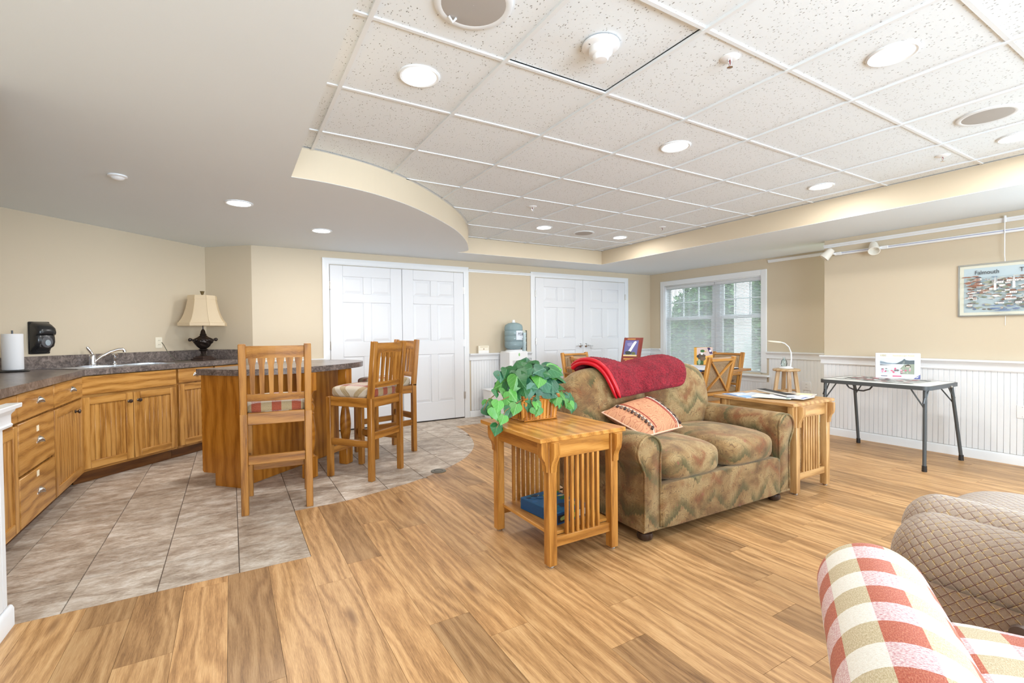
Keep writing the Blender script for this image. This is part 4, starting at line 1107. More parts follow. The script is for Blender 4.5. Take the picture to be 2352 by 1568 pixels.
def trail(pts, k, s0=.8):
    put('vine', MB().tube(pts, .0028, 5), M_VINE, iv)
    m = len(pts)
    for i in range(k):
        t = (i+.6)/k*(m-1); a = int(min(m-2, t)); q = Vector(pts[a]).lerp(Vector(pts[a+1]), t-a)
        q += Vector((rl.uniform(-.02, .02), rl.uniform(-.025, .015), rl.uniform(-.015, .02)))
        leaf(q, (rl.uniform(-.5, .5), -1, rl.uniform(.1, .9)), (rl.uniform(-.7, .7), -.2, -1), s0*.82+.3*rl.random(), rl.choice((0, 0, 1, 2, 2)))
trail([(-.10, -.05, .14), (-.18, -.08, .17), (-.29, -.10, .14), (-.36, -.12, .08)], 7, 1.1)
trail([(-.08, -.08, .15), (-.17, -.12, .13), (-.27, -.14, .09), (-.335, -.15, .0)], 6, 1.0)
trail([(-.10, 0, .16), (-.24, -.02, .19), (-.34, -.05, .14), (-.37, -.06, .09)], 6, .9)
trail([(-.06, -.10, .15), (-.09, -.135, .12), (-.08, -.145, .085)], 4, .85)
trail([(-.03, -.10, .15), (-.055, -.14, .11), (-.06, -.15, .075)], 4, .85)
trail([(.08, -.07, .15), (.15, -.10, .14), (.20, -.12, .10), (.215, -.13, .065)], 6, .85)
trail([(.09, -.02, .15), (.19, -.05, .17), (.25, -.07, .12), (.27, -.08, .08)], 6, .9)
trail([(.07, -.09, .15), (.12, -.13, .11), (.13, -.14, .075)], 4, .75)
trail([(.0, .02, .2), (-.16, .02, .30), (-.24, .0, .28)], 5, 1.0)

# ------------------------------------------------------------------ loveseat
sx0, sx1, sy0 = 1.985, 3.465, 1.925
so = thing('loveseat', 'paisley flame patterned loveseat with rolled arms and two seat cushions', 'loveseat', ((sx0+sx1)/2, sy0, 0), -.012)
HW = (sx1-sx0)/2
G = lambda q: (q.x*1.0, q.y, q.z)
put('base', MB().box((0, .42, .19), (2*HW-.30, .82, .25), None, .02, wood=False), M_SOFA, so)
put('front_panel', MB().puffy((0, .012, .195), (HW-.152, .03, .132), 14, 12), M_SOFA, so)
put('base_welt', MB().tube([(-HW+.02, .0, .068), (HW-.02, .0, .068), (HW-.02, .86, .068), (-HW+.02, .86, .068)], .006, 6, closed=True), M_SOFA, so)
def arm(s_):
    cx = s_*(HW-.066); zc = .525; r = .098
    mb = MB(); n_ = 30; prof = []
    prof.append((s_*(HW-.158), .07)); prof.append((s_*(HW-.158), .40))
    for i in range(n_+1):
        a = PI*(1.16)-i/n_*PI*1.42   # from inner side over the top to the outer underside
        a2 = a
        prof.append((cx-s_*0+(-s_)*(-1)*(math.cos(a2))*r*(1) if False else cx+s_*math.cos(a2)*r, zc+math.sin(a2)*r))
    prof.append((s_*(HW-.022), .42)); prof.append((s_*(HW-.020), .07))
    ys = [(0.0, .90), (.006, .97), (.02, 1.0)]+[(.02+.76*k/8, 1.0) for k in range(1, 9)]
    m_ = len(prof); vs = []; fs = []
    mx = sum(p[0] for p in prof)/m_; 
    for (y, s2) in ys:
        for (x, z) in prof:
            cxx, czz = cx, zc if z > .42 else z
            vs.append((cxx+(x-cxx)*s2, y, (czz+(z-czz)*s2)))
    for j in range(len(ys)-1):
        for i in range(m_):
            k = (i+1) % m_; q = [j*m_+i, j*m_+k, (j+1)*m_+k, (j+1)*m_+i]; fs.append(q if s_ > 0 else q[::-1])
    fs.append(list(range(m_))[::-1] if s_ > 0 else list(range(m_)))
    fs.append([(len(ys)-1)*m_+i for i in range(m_)] if s_ > 0 else [(len(ys)-1)*m_+i for i in range(m_)][::-1])
    a_ = put('arm', mb.add(vs, fs), M_SOFA, so, ang=60)
    path = [(s_*(HW-.152), -.004, .08), (s_*(HW-.150), -.004, .40)]+[(cx+s_*math.cos(PI*1.12-i/20*PI*1.36)*r*.93, -.005, zc+math.sin(PI*1.12-i/20*PI*1.36)*r*.93) for i in range(21)]+[(s_*(HW-.028), -.004, .40), (s_*(HW-.024), -.004, .08)]
    put('welt', MB().tube(path, .006, 7), M_SOFA, a_)
arm(-1); arm(1)
for s_, bx in ((-1, -.372), (1, .338)):
    put('seat_cushion', MB().puffy((s_*.289, .315, .405), (.290, .345, .098), 4.2, 16, crown=.028), M_SOFA, so)
    put('back_cushion', MB().puffy((bx, .735, .685), (.366, .135, .272), 3.0, 18, R=Matrix.Rotation(-.16, 3, 'X')), M_SOFA, so)
put('back_frame', MB().puffy((0, .855, .47), (HW-.03, .075, .42), 9, 12, R=Matrix.Rotation(-.05, 3, 'X')), M_SOFA, so)
for (x, y) in ((-HW+.08, .05), (HW-.13, .05), (-HW+.08, .80), (HW-.13, .80)):
    put('bun_foot', MB().lathe([(.026, 0), (.042, .010), (.047, .026), (.042, .044), (.030, .050), (.036, .056), (.036, .068)], (x, y, 0), 20), plain('foot_dark_walnut', (.045, .022, .014), .3), so)
put('dust_tag', MB().box((.20, .03, .052), (.012, .002, .03), Matrix.Rotation(.3, 3, 'Y')), M_PAPER, so)
# throw blanket over the back
th = thing('throw_blanket', 'folded red fleece throw draped over the loveseat back', 'blanket', (0, 0, 0))
def prof_pt(v, off):
    # path over the back cushions: from behind, over the top, down the front
    P_ = [(2.80, .82), (2.81, .89), (2.775, .945), (2.70, .965), (2.615, .948), (2.565, .90), (2.535, .825), (2.515, .74)]
    k = v*(len(P_)-1); i = min(len(P_)-2, int(k)); f = k-i
    p0, p1, p2, p3 = [Vector((*P_[max(0, min(len(P_)-1, q))], 0)) for q in (i-1, i, i+1, i+2)]
    q = .5*((2*p1)+(p2-p0)*f+(2*p0-5*p1+4*p2-p3)*f*f+(3*p1-p0-3*p2+p3)*f**3)
    t_ = ((p2-p0)*.5+(2*p0-5*p1+4*p2-p3)*f+1.5*(3*p1-p0-3*p2+p3)*f*f).normalized()
    nn = Vector((-t_.y, t_.x, 0)); 
    if nn.y < 0 and v > .2 and v < .7: nn = -nn
    return q, nn
from mathutils import noise as mnoise
def throw_f(u, v, side):
    vv = max(0, min(1, v))
    q, nn = prof_pt(vv, 0)
    xl = 2.165+.14*vv**1.2 + .04*max(0, vv-.5)           # left folded edge runs diagonally
    xr = 3.07+.06*math.sin(vv*PI)-.02*vv-.07*max(0, (vv-.8)/.2)**2
    x = xl+(xr-xl)*u
    edge = min(u*26, (1-u)*16, 1.0); endv = min((1-v)*14, v*14, 1.0)
    thick = .040*math.sqrt(max(0, 1-(1-max(0, edge))**2))*math.sqrt(max(0, 1-(1-max(0, endv))**2))
    bul = .012*math.sin(u*9+vv*3)+.010*mnoise.noise(Vector((u*7, vv*5, 1)))
    dipmid = -.018*math.exp(-((u-.42)/.10)**2)*max(0, 1-abs(vv-.45)*2.2)
    sag = .045*u*(vv**3)                             # hem rises to the right
    off = .016+(thick+bul*thick/.04 if side > 0 else -.002)
    fz = .004*mnoise.noise(Vector((x*70, vv*45, 3)))+.005*mnoise.noise(Vector((x*150, vv*95, 7))) if side > 0 else 0
    nv = Vector((0, nn.x, nn.y))
    nb = min(.97, abs((x-2.353) if x < 2.708 else (x-3.063))/.366); cut = 1-(1-nb**3)**(1/3)
    if 2.45 < x < 3.0: cut = min(cut, .06)
    q = Vector((q.x+(.14*cut*min(1, max(0, vv-.45)*4)), q.y-.30*cut*max(0, 1-max(0, vv-.5)*2.2), 0))
    out = Vector((0, -1, .35)) if vv > .75 else nv
    if nv.dot(Vector((0, -.55, .6))) < 0: nv = -nv
    return Vector((x, q.x, q.y+sag+dipmid))+nv*(off+fz*min(1, thick/.03))
mb = MB().grid(lambda u, v: throw_f(u, v, 1), 150, 120); put('fleece', mb, M_FLEECE, th, ang=180)
mb = MB().grid(lambda u, v: throw_f(u, v, -1), 40, 30); mb.f = [f[::-1] for f in mb.f]; put('underside', mb, M_FLEECE, th, ang=180)
for k, (o, dx) in enumerate(((.018, -.006), (.042, .008))):
    pts = [throw_f(0.0, v/24, -1)+Vector((dx, 0, 0))+ (lambda nv: nv*o)(Vector((0, prof_pt(v/24, 0)[1].x, prof_pt(v/24, 0)[1].y)) if Vector((0, prof_pt(v/24, 0)[1].x, prof_pt(v/24, 0)[1].y)).dot(Vector((0, -.55, .6))) > 0 else -Vector((0, prof_pt(v/24, 0)[1].x, prof_pt(v/24, 0)[1].y))) for v in range(6, 25)]
    put('satin_binding', MB().tube(pts, [.016]*(len(pts)-3)+[.014, .010, .004], 10), M_SATIN, th)
# pillow with tassel fringes
pl = thing('throw_pillow', 'salmon scroll pattern pillow with red stripes and tassels on the loveseat', 'pillow', (0, 0, 0))
c00, c10, c11, c01 = Vector((2.27, 2.17, .545)), Vector((2.735, 2.27, .540)), Vector((2.65, 2.50, .725)), Vector((2.17, 2.47, .665))
def pil(u, v, s_):
    p = c00*(1-u)*(1-v)+c10*u*(1-v)+c11*u*v+c01*(1-u)*v
    nn = (c10-c00).cross(c01-c00).normalized()
    b = max(0, (1-(2*u-1)**2))**.5*max(0, (1-(2*v-1)**2))**.5
    pin = 1-.06*(1-b)
    return p+nn*s_*.075*b**.8
gp = lambda u, v: (u*.36, v*.34, 0)
mb = MB().grid(lambda u, v: pil(u, v, 1), 24, 24, gp); put('front_cover', mb, M_PILLOW, pl, ang=180)
mb = MB().grid(lambda u, v: pil(u, v, -1), 24, 24, gp); mb.f = [f[::-1] for f in mb.f]; put('back_cover', mb, M_PILLOW, pl, ang=180)
M_TASSEL = plain('tassel_taupe', srgb(122, 96, 84), .9); M_TASSEL2 = plain('tassel_dark', srgb(66, 46, 42), .9)
for u in (.26, .84):
    for k, du in enumerate((-.025, .025)):
        put('red_stripe', MB().tube([pil(u+du, v/16, 1)+Vector((0, 0, .001)) for v in range(17)], .0035, 6), plain('stripe_red', srgb(150, 48, 44), .8), pl)
    sg = -1 if u < .5 else 1
    fr = put('fringe', MB().tube([pil(u+sg*.045, v/16, 1)+Vector((0, 0, .003)) for v in range(17)], .006, 6), plain('fringe_cream', srgb(214, 200, 180), .9), pl)
    for v in range(1, 12):
        p = pil(u+sg*.045, v/12, 1); q = pil(min(1, max(0, u+sg*.10)), v/12-.03, 1)
        put('tassel', MB().tube([p+Vector((0, -.006, .004)), p.lerp(q, .5)+Vector((0, -.010, .006)), q+Vector((0, -.008, .0))], [.004, .008, .009], 7), M_TASSEL2 if v % 2 else M_TASSEL, fr)
put('edge_cord', MB().tube([pil(*q, 1) for q in [(i/12, 0) for i in range(12)]+[(1, i/12) for i in range(12)]+[(1-i/12, 1) for i in range(12)]+[(0, 1-i/12) for i in range(12)]], .0055, 6, closed=True), plain('cord_peach', srgb(226, 178, 150), .85), pl)
# ------------------------------------------------------------------ dining table, four chairs and what lies on it
TCX, TCY = 4.78, 4.42
dt = thing('dining_table', 'square oak dining table behind the loveseat', 'dining table', (TCX, TCY, 0))
put('tabletop', MB().box((0, 0, .73), (1.66, 1.66, .028), None, .004), M_OAK_C, dt)
for (c, s_) in (((0, -.72, .697), (1.40, .022, .036)), ((0, .72, .697), (1.40, .022, .036)), ((-.72, 0, .697), (.022, 1.40, .036)), ((.72, 0, .697), (.022, 1.40, .036))): put('apron', MB().box(c, s_), M_OAK_C, dt)
put('pedestal', MB().lathe([(.12, .06), (.10, .10), (.085, .3), (.10, .5), (.14, .68), (.30, .715)], (0, 0, 0), 20), M_OAK_C, dt)
for k in range(4): put('foot', MB().bar((0, 0, .05), (.42*math.cos(k*PI/2+PI/4), .42*math.sin(k*PI/2+PI/4), .04), .07, .07, (0, 0, 1), .004), M_OAK_C, dt)
def dining_chair(label, loc, rz, group='cross back dining chairs around the square table'):
    t = thing('dining_chair', label, 'dining chair', loc, rz, group)
    for sx in (-1, 1):
        put('front_leg', MB().box((sx*.215, .20, .205), (.042, .042, .41), None, .003), M_OAK_C, t)
        put('back_leg', MB().bar((sx*.215, -.235, 0), (sx*.215, -.205, .42), .042, .042, (0, 1, 0), .003).bar((sx*.215, -.205, .41), (sx*.215, -.325, .925), .048, .036, (0, 1, 0), .003), M_OAK_C, t)
        put('arm', MB().box((sx*.235, -.03, .642), (.05, .40, .026), None, .006), M_OAK_C, t); put('arm_post', MB().box((sx*.225, .12, .52), (.03, .035, .23), None, .003), M_OAK_C, t)
    for (c, s_) in (((0, .20, .385), (.39, .024, .06)), ((0, -.205, .385), (.39, .024, .06)), ((-.215, 0, .385), (.024, .36, .06)), ((.215, 0, .385), (.024, .36, .06))): put('seat_rail', MB().box(c, s_, None, .002), M_OAK_C, t)
    put('seat_cushion', MB().puffy((0, 0, .445), (.225, .225, .045), 5, 8, crown=.012), M_SEATPAD, t)
    yb = lambda z: -.205-.12*(z-.41)/.515
    put('top_rail', MB().bar((-.20, yb(.895), .895), (.20, yb(.895), .895), .06, .030, (0, -.22, 1), .003), M_OAK_C, t)
    put('lower_rail', MB().bar((-.20, yb(.50), .50), (.20, yb(.50), .50), .06, .030, (0, -.22, 1), .003), M_OAK_C, t)
    for s_ in (-1, 1): put('cross_brace', MB().bar((-s_*.185, yb(.53)-.012, .53), (s_*.185, yb(.87)-.012, .87), .018, .026, (0, 1, .23), .002), M_OAK_C, t)
    pm = MB().grid(lambda u, v: (-.19+.38*u, yb(.52+.36*v)+.006+.0, .52+.36*v), 1, 1); q = MB().grid(lambda u, v: (-.19+.38*u, yb(.52+.36*v)+.020, .52+.36*v), 1, 1); 
    pm.add(q.v, [f[::-1] for f in q.f], q.g); put('back_panel', pm, M_WEAVE, t, smooth=False)
    put('back_pad', MB().puffy((0, yb(.70)+.026, .70), (.175, .022, .165), 8, 6, R=Matrix.Rotation(.23, 3, 'X')), M_SEATPAD, t)
    return t
dc = dining_chair('oak cross back chair on the near side of the table, back to the camera', (4.775, 3.73, 0), 0)
dup(dc, (3.905, 4.41, 0), -PI/2, 'oak cross back chair at the left end of the table, behind the red throw')
dup(dc, (4.275, 5.13, 0), PI, 'oak cross back chair on the far side, in front of the white double doors')
dup(dc, (5.60, 4.13, 0), PI/2, 'oak cross back chair at the right end of the table, against the window')
bd_ = thing('puzzle_board', 'white puzzle board with blue taped corners on the dining table', 'board', (4.83, 3.98, .7445))
put('panel', MB().box((0, 0, .010), (1.1, .74, .020), None, .002), flat(232, 234, 240), bd_)
put('dark_edge', MB().box((0, -.371, .008), (1.10, .003, .015)), flat(30, 36, 48), bd_, smooth=False)
for x in (-.37, -.17, .4): put('blue_tape', MB().box((x, -.34, .0205), (.05, .07, .0012)).box((x, -.3735, .011), (.05, .002, .020)), flat(36, 92, 178), bd_, smooth=False)
put('paper_sheet', MB().box((.1, .08, .0210), (.5, .4, .0012)), flat(214, 222, 236), bd_, smooth=False)
# duck puzzle box, standing on the table
dk = thing('puzzle_box', 'yellow and beige puzzle box with a mallard picture on the dining table', 'box', (5.49, 4.20, .7445), -.32)
put('box_lid', MB().box((0, 0, .126), (.245, .06, .252), None, .002), flat(244, 186, 84), dk)
printed(dk, [((212, 190, 184), R4(-.12, .12, .13, .25)), ((244, 186, 84), [(-.02, .13), (.12, .15), (.12, .02), (0, .02)]),
             ((66, 40, 92), [(.035, .25), (.075, .25), (.12, .165), (.075, .165)]), ((236, 234, 240), blob(.082, .205, .018, .018, 9, .1)),
             ((96, 78, 62), blob(-.05, .125, .07, .055, 14, .2, 2)), ((120, 100, 80), blob(-.03, .10, .05, .03, 12, .3, 3)), ((40, 44, 60), blob(-.105, .135, .02, .022, 10, .2, 4)),
             ((52, 104, 48), blob(-.035, .205, .036, .020, 12, .1, 5)), ((222, 186, 90), [(-.005, .208), (.024, .198), (.022, .190), (-.005, .195)]), ((238, 238, 236), blob(-.045, .168, .022, .018, 10, .2, 6)),
             ((70, 104, 60), R4(-.12, -.02, .02, .075)), ((168, 190, 164), blob(-.085, .06, .022, .04, 10, .1, 7)), ((140, 84, 44), R4(-.12, .12, 0.004, .02)), ((206, 116, 50), blob(-.06, .012, .05, .008, 10, .4, 8)), ((230, 170, 70), R4(.03, .07, .06, .11))], -.03)
# brown-red box, leaning
rb = thing('game_box', 'dark red box with a rocket picture leaning upright on the dining table', 'box', (4.66, 4.74, .7445), -1.266)
rbb = MB().box((0, 0, .195), (.25, .075, .39), None, .002)
sh = Matrix(((1, 0, 0, 0), (0, 1, .33, 0), (0, 0, 1, 0), (0, 0, 0, 1)))
put('box', rbb.xf(sh), flat(140, 52, 40), rb)
for o_ in (rb,):
    pr_ = [((128, 56, 46), R4(-.122, .122, .005, .385)), ((104, 104, 160), R4(-.10, .10, .14, .355)), ((142, 140, 188), blob(-.02, .30, .06, .03, 10, .3, 3)), ((228, 232, 238), [(-.04, .20), (.0, .19), (.075, .335), (.05, .345), (.03, .33)]), ((60, 66, 60), blob(-.03, .185, .07, .03, 14, .4, 2)), ((96, 104, 60), blob(.05, .18, .04, .025, 12, .4, 5)), ((224, 206, 150), R4(-.10, .10, .14, .16)),
           ((216, 170, 90), R4(-.07, .05, .366, .376)), ((206, 150, 80), R4(-.09, .09, .095, .112)), ((206, 150, 80), R4(-.06, .07, .076, .088)), ((230, 226, 222), R4(-.105, -.09, .02, .036)), ((230, 226, 222), R4(.055, .095, .018, .042)), ((170, 110, 90), blob(-.01, .035, .03, .016, 12, .2, 6))]
    by = {}
    for k, (c, poly) in enumerate(pr_): by.setdefault(c, []).append((k, poly))
    for c, ps in by.items():
        mb = MB()
        for k, poly in ps:
            p = [Vector((x, -.0375-.0005-.00008*k, z)) for x, z in poly]
            A = sum(poly[i][0]*poly[(i+1) % len(poly)][1]-poly[(i+1) % len(poly)][0]*poly[i][1] for i in range(len(poly)))
            mb.add(p if A > 0 else p[::-1], [list(range(len(p)))])
        put('print', mb.xf(sh), flat(*c), rb, smooth=False)['kind'] = 'stuff'

# ------------------------------------------------------------------ water dispenser and things by the far wall
wd_ = thing('water_dispenser', 'white bottle water dispenser between the two double doors', 'water dispenser', (3.60, 6.03, 0))
put('body', MB().box((0, 0, .48), (.31, .31, .94), None, .018), M_WPLAST, wd_)
put('top_collar', MB().lathe([(.12, .945), (.125, .955), (.105, .972), (.09, .974)], (0, 0, 0), 24), M_WPLAST, wd_)
put('front_recess', MB().box((0, -.150, .70), (.22, .02, .24), None, .006), plain('dispenser_grey', srgb(206, 208, 210), .4), wd_)
for s_ in (-.05, .05): put('tap', MB().box((s_, -.17, .79), (.03, .03, .04), None, .006), M_WPLAST, wd_)
put('leaf_mark', MB().add([(x*.02-.0, -.1556, .90+z*.024) for x, z in ((0, 1.3), (-.7, .3), (-.6, -.6), (0, -1), (.6, -.6), (.7, .3))], [[0, 1, 2, 3, 4, 5]]), flat(150, 206, 140), wd_, smooth=False)
wb = thing('water_bottle', 'blue grey water bottle upside down on the white dispenser', 'bottle', (3.60, 6.03, .9745))
bp = [(.02, .0), (.10, .004), (.130, .03), (.136, .06), (.136, .11), (.130, .118), (.136, .126), (.136, .19), (.130, .198), (.136, .206), (.136, .27), (.130, .278), (.136, .286), (.134, .33), (.122, .36), (.08, .385), (.034, .395)]
put('bottle_body', MB().lathe(bp, (0, 0, 0), 32), M_BOTTLE, wb)
put('water', MB().lathe([(.02, .004), (.098, .008), (.128, .034), (.132, .10), (.132, .14), (.02, .142)], (0, 0, 0), 24), m_plast('water', srgb(170, 196, 204), .45), wb)
put('cap', MB().lathe([(.03, .392), (.03, .40), (.02, .404), (.02, .43), (.018, .434)], (0, 0, 0), 16), M_WPLAST, wb)
lbm = MB().grid(lambda u, v: (.1375*math.cos(-PI/2-.25+u*1.35), .1375*math.sin(-PI/2-.25+u*1.35), .14+.135*v), 16, 1)
lb = put('label', lbm, flat(222, 230, 240), wb)
for ch_i, ch in enumerate('POLAR'):
    a = -PI/2+.02+ch_i*.20
    text(ch, .062, flat(28, 34, 56), lb, (.1385*math.cos(a), .1385*math.sin(a), .222), (PI/2, 0, a+PI/2), sx=.62)
for k in range(3): text('■', .02, flat(40, 40, 60), lb, (.1385*math.cos(-PI/2+.62+k*.12), .1385*math.sin(-PI/2+.62+k*.12), .155), (PI/2, 0, .62+k*.12)) if False else put('mark', MB().box((.1385*math.cos(-PI/2+.62+k*.1), .1385*math.sin(-PI/2+.62+k*.1), .155), (.010, .002, .008), RZ(.62+k*.1)), flat(44, 44, 60), lb, smooth=False)
cdsp = thing('cup_dispenser', 'tall clear tube of paper cups beside the water bottle', 'cup dispenser', (3.825, 6.10, .92))
put('tube', MB().lathe([(.042, 0), (.044, .01), (.044, .33), (.040, .335)], (0, 0, 0), 20), M_CLEAR, cdsp)
for k in range(4): put('cup', MB().lathe([(.024, .0), (.034, .075), (.036, .078)], (0, 0, .012+.07*k), 16), M_PAPER, cdsp)
put('bracket', MB().box((-.055, 0, .02), (.03, .03, .05)), M_WPLAST, cdsp)
bn = thing('waste_bin', 'white waste bin on the floor left of the water dispenser', 'bin', (3.26, 6.02, 0))
put('body', MB().add([(sx*x, sy*y, z) for z, x, y in ((0, .105, .10), (.40, .125, .12)) for sx, sy in ((-1, -1), (1, -1), (1, 1), (-1, 1))], [[3, 2, 1, 0], [0, 1, 5, 4], [1, 2, 6, 5], [2, 3, 7, 6], [3, 0, 4, 7], [4, 5, 6, 7]]), M_WPLAST, bn, smooth=False)
put('rim', B((0, 0, .405), (.27, .26, .02), .006), M_WPLAST, bn)
tb = thing('card_box', 'small cream card box standing on the chair rail', 'box', (3.19, YF-.036, .9225))
put('carton', B((0, 0, .055), (.17, .035, .11), .002), flat(246, 240, 222), tb)
printed(tb, [((250, 250, 248), R4(-.083, .083, .002, .04)), ((176, 150, 120), blob(-.0, .062, .012, .010, 9, .1)), ((226, 214, 186), R4(-.06, .07, .085, .10))], -.0175)
# ------------------------------------------------------------------ stool with desk lamp, outlets
ws = thing('wooden_stool', 'round pale wooden stool in front of the white wainscot by the window', 'stool', (6.02, 3.385, 0))
put('seat', MB().lathe([(.12, .702), (.150, .706), (.156, .716), (.154, .728), (.14, .735)], (0, 0, 0), 32), M_PINE, ws)
for k in range(4):
    a = PI/4+k*PI/2; c_, s_ = math.cos(a), math.sin(a)
    put('leg', MB().bar((c_*.185, s_*.185, 0), (c_*.095, s_*.095, .706), .042, .042, (-s_, c_, 0), .004), M_PINE, ws)
for k in range(4):
    a, b = PI/4+k*PI/2, PI/4+(k+1)*PI/2
    for z in ((.42,) if k % 2 == 0 else (.46,)) + ((.20,) if k % 2 == 0 else (.24,)):
        r = .185-.09*z/.706
        put('rung', MB().tube([(r*math.cos(a), r*math.sin(a), z), (r*math.cos(b), r*math.sin(b), z)], .013, 8), M_PINE, ws)
dl = thing('desk_lamp', 'white gooseneck desk lamp standing on the round stool', 'lamp', (6.02, 3.385, .7355), -.53)
put('base', MB().lathe([(.075, 0), (.08, .008), (.06, .02), (.05, .03)], (-.0, 0, 0), 24), M_WPLAST, dl)
put('magnifier_body', MB().lathe([(.03, .03), (.036, .06), (.03, .10), (.014, .115), (.012, .14)], (-.03, 0, 0), 18), M_CLEAR, dl)
put('gooseneck', MB().tube([(.05, 0, .02), (.062, 0, .12), (.058, 0, .20), (.03, 0, .27), (-.02, 0, .315), (-.08, 0, .335)], .008, 8), M_WPLAST, dl)
put('lamp_head', MB().puffy((-.15, 0, .338), (.085, .028, .012), 4, 6, R=Matrix.Rotation(.10, 3, 'Y')), M_CREAM, dl)
outlet('white wall outlet in the wainscot right of the round stool', (XW-.012, 3.475, .465), -PI/2, M_WPLAST, size=(.115, .115))
wp = thing('wall_plate', 'blank white wall plate in the wainscot right of the folding table', 'wall plate', (XR-.0105, 1.30, .475), -PI/2)
put('cover_plate', MB().box((0, -.003, 0), (.075, .006, .115), None, .003), M_WPLAST, wp)
for z in (-.042, .042): put('screw', MB().lathe([(.0035, 0), (.002, .0015)], (0, -.006, z), 8, T=Matrix.Rotation(PI/2, 3, 'X')), M_NICKEL, wp)
# ------------------------------------------------------------------ folding table and puzzle
ft = thing('folding_table', 'grey framed folding card table against the right wainscot wall', 'folding table', (5.39, 2.085, 0))
def rrect(hx, hy, r, n_=6):
    out = []
    for cx, cy, a0 in ((hx-r, hy-r, 0), (-hx+r, hy-r, PI/2), (-hx+r, -hy+r, PI), (hx-r, -hy+r, 1.5*PI)):
        out += [(cx+r*math.cos(a0+PI/2*i/n_), cy+r*math.sin(a0+PI/2*i/n_)) for i in range(n_+1)]
    return out
put('rim', MB().prism(rrect(.335, .44, .06), .692, .726, holes=[rrect(.318, .423, .05)]), M_GREY_METAL, ft, ang=40)
put('top_panel', MB().prism(rrect(.318, .423, .05), .70, .7255), flat(238, 238, 234), ft, ang=40)
for sx in (-1, 1):
    for sy in (-1, 1):
        a_ = Vector((sx*.29, sy*.395, .695)); b_ = Vector((sx*.325+(.08 if sx > 0 else 0)*.9, sy*(.405 if sy < 0 else .40)+(-.03 if sx > 0 and sy < 0 else 0), 0))
        lg = put('leg', MB().tube([a_, b_+Vector((0, 0, .03))], .0145, 10), M_GREY_METAL, ft)
        put('foot_cap', MB().tube([b_+Vector((0, 0, .05)), b_], [.0185, .0195], 10), M_BLACK, lg)
        m_ = a_.lerp(b_, .24)
        put('brace', MB().tube([m_, a_+Vector((0, -sy*.10, 0))], .006, 6).tube([a_.lerp(b_, .16), a_+Vector((-sx*.08, 0, 0))], .006, 6), M_GREY_METAL, lg)
        put('lock_lever', MB().tube([a_.lerp(b_, .10)+Vector((sx*.012, 0, 0)), a_.lerp(b_, .17)+Vector((sx*.035, 0, 0))], .007, 6), M_BLACK, lg)
put('carry_handle', MB().tube([(-.325, -.02, .692), (-.325, .0, .665), (-.325, .05, .645), (-.325, .12, .645), (-.325, .17, .665), (-.325, .19, .692)], .007, 8), M_BLACK, ft)
put('latch', MB().box((.12, -.446, .70), (.02, .014, .016), None, .002), M_NICKEL, ft)
ps = thing('finished_puzzle', 'finished grey landscape jigsaw lying flat on the folding table', 'puzzle', (5.40, 2.12, .7262))
put('sheet', MB().box((0, 0, .001), (.49, .67, .002)), flat(206, 206, 202), ps, smooth=False)
r_ = random.Random(4); pol = []
for k in range(90):
    c = [(150, 152, 150), (118, 122, 120), (190, 190, 186), (90, 94, 92), (222, 222, 220), (196, 140, 142)][r_.randrange(6) if k % 11 else 5]
    pol.append((c, blob(r_.uniform(-.21, .21), r_.uniform(-.30, .30), .02+.03*r_.random(), .02+.04*r_.random(), 8, .4, k)))
printed_top(ps, pol, .002)
rv = thing('puzzle_box', 'white landscape puzzle box standing on the folding table', 'box', (5.675, 2.10, .7290), -1.117)
put('box_lid', MB().box((0, 0, .125), (.345, .05, .25), None, .002), flat(240, 240, 246), rv)
ax0, ax1, az0, az1 = -.138, .128, .045, .20
r_ = random.Random(12)
art = [((246, 236, 214), R4(-.17, .17, .205, .248)), ((206, 216, 224), R4(ax0, ax1, az0, az1)), ((226, 232, 236), blob(-.06, .175, .06, .014, 12, .2, 1)), ((132, 146, 158), [(ax0, .15), (ax0, .172), (-.11, .165), (-.08, .155), (-.04, .150), (0, .153), (0, .142), (ax0, .142)]),
       ((92, 102, 106), [(-.02, .142), (.035, .178), (.05, .196), (.065, .183), (.09, .180), (ax1, .182), (ax1, .142)]), ((124, 132, 128), [(.03, .142), (.05, .178), (.056, .160), (.05, .142)]), ((232, 236, 238), R4(ax0, .05, .10, .140)), ((66, 70, 78), [(ax0, .138), (-.09, .136), (-.04, .134), (-.09, .130), (ax0, .128)]),
       ((150, 158, 140), [(.02, .10), (.05, .14), (ax1, .145), (ax1, az0), (.02, az0)]), ((78, 62, 54), [(.055, .13), (.08, .142), (.10, .128), (.10, .115), (.06, .115)]), ((206, 196, 180), R4(.064, .094, .115, .125))]
for k in range(34):
    c = [(232, 150, 172), (244, 196, 208), (222, 96, 130), (120, 112, 110), (176, 190, 168), (238, 224, 224)][k % 6]
    art.append((c, blob(r_.uniform(ax0+.012, ax1-.03), r_.uniform(az0+.006, .10), .007+.009*r_.random(), .005+.007*r_.random(), 8, .4, k+40)))
art += [((206, 96, 130), R4(-.04, .03, .018, .030)), ((120, 120, 132), R4(-.13, -.08, .02, .028)), ((86, 92, 150), [(.12, .002), (.171, .002), (.171, .045)]), ((240, 240, 246), [(.135, .012), (.15, .012), (.165, .03)])]
printed(rv, art, -.025)
text('1000', .026, flat(150, 140, 110), rv, (-.115, -.0262, .226), (PI/2, 0, 0)); text('Ravensburger Puzzle', .020, flat(196, 184, 150), rv, (.045, -.0262, .226), (PI/2, 0, 0))
put('spine_print', MB().box((.1730, 0, .16), (.001, .03, .10)).box((.1730, 0, .03), (.001, .04, .05)), flat(150, 152, 160), rv, smooth=False)
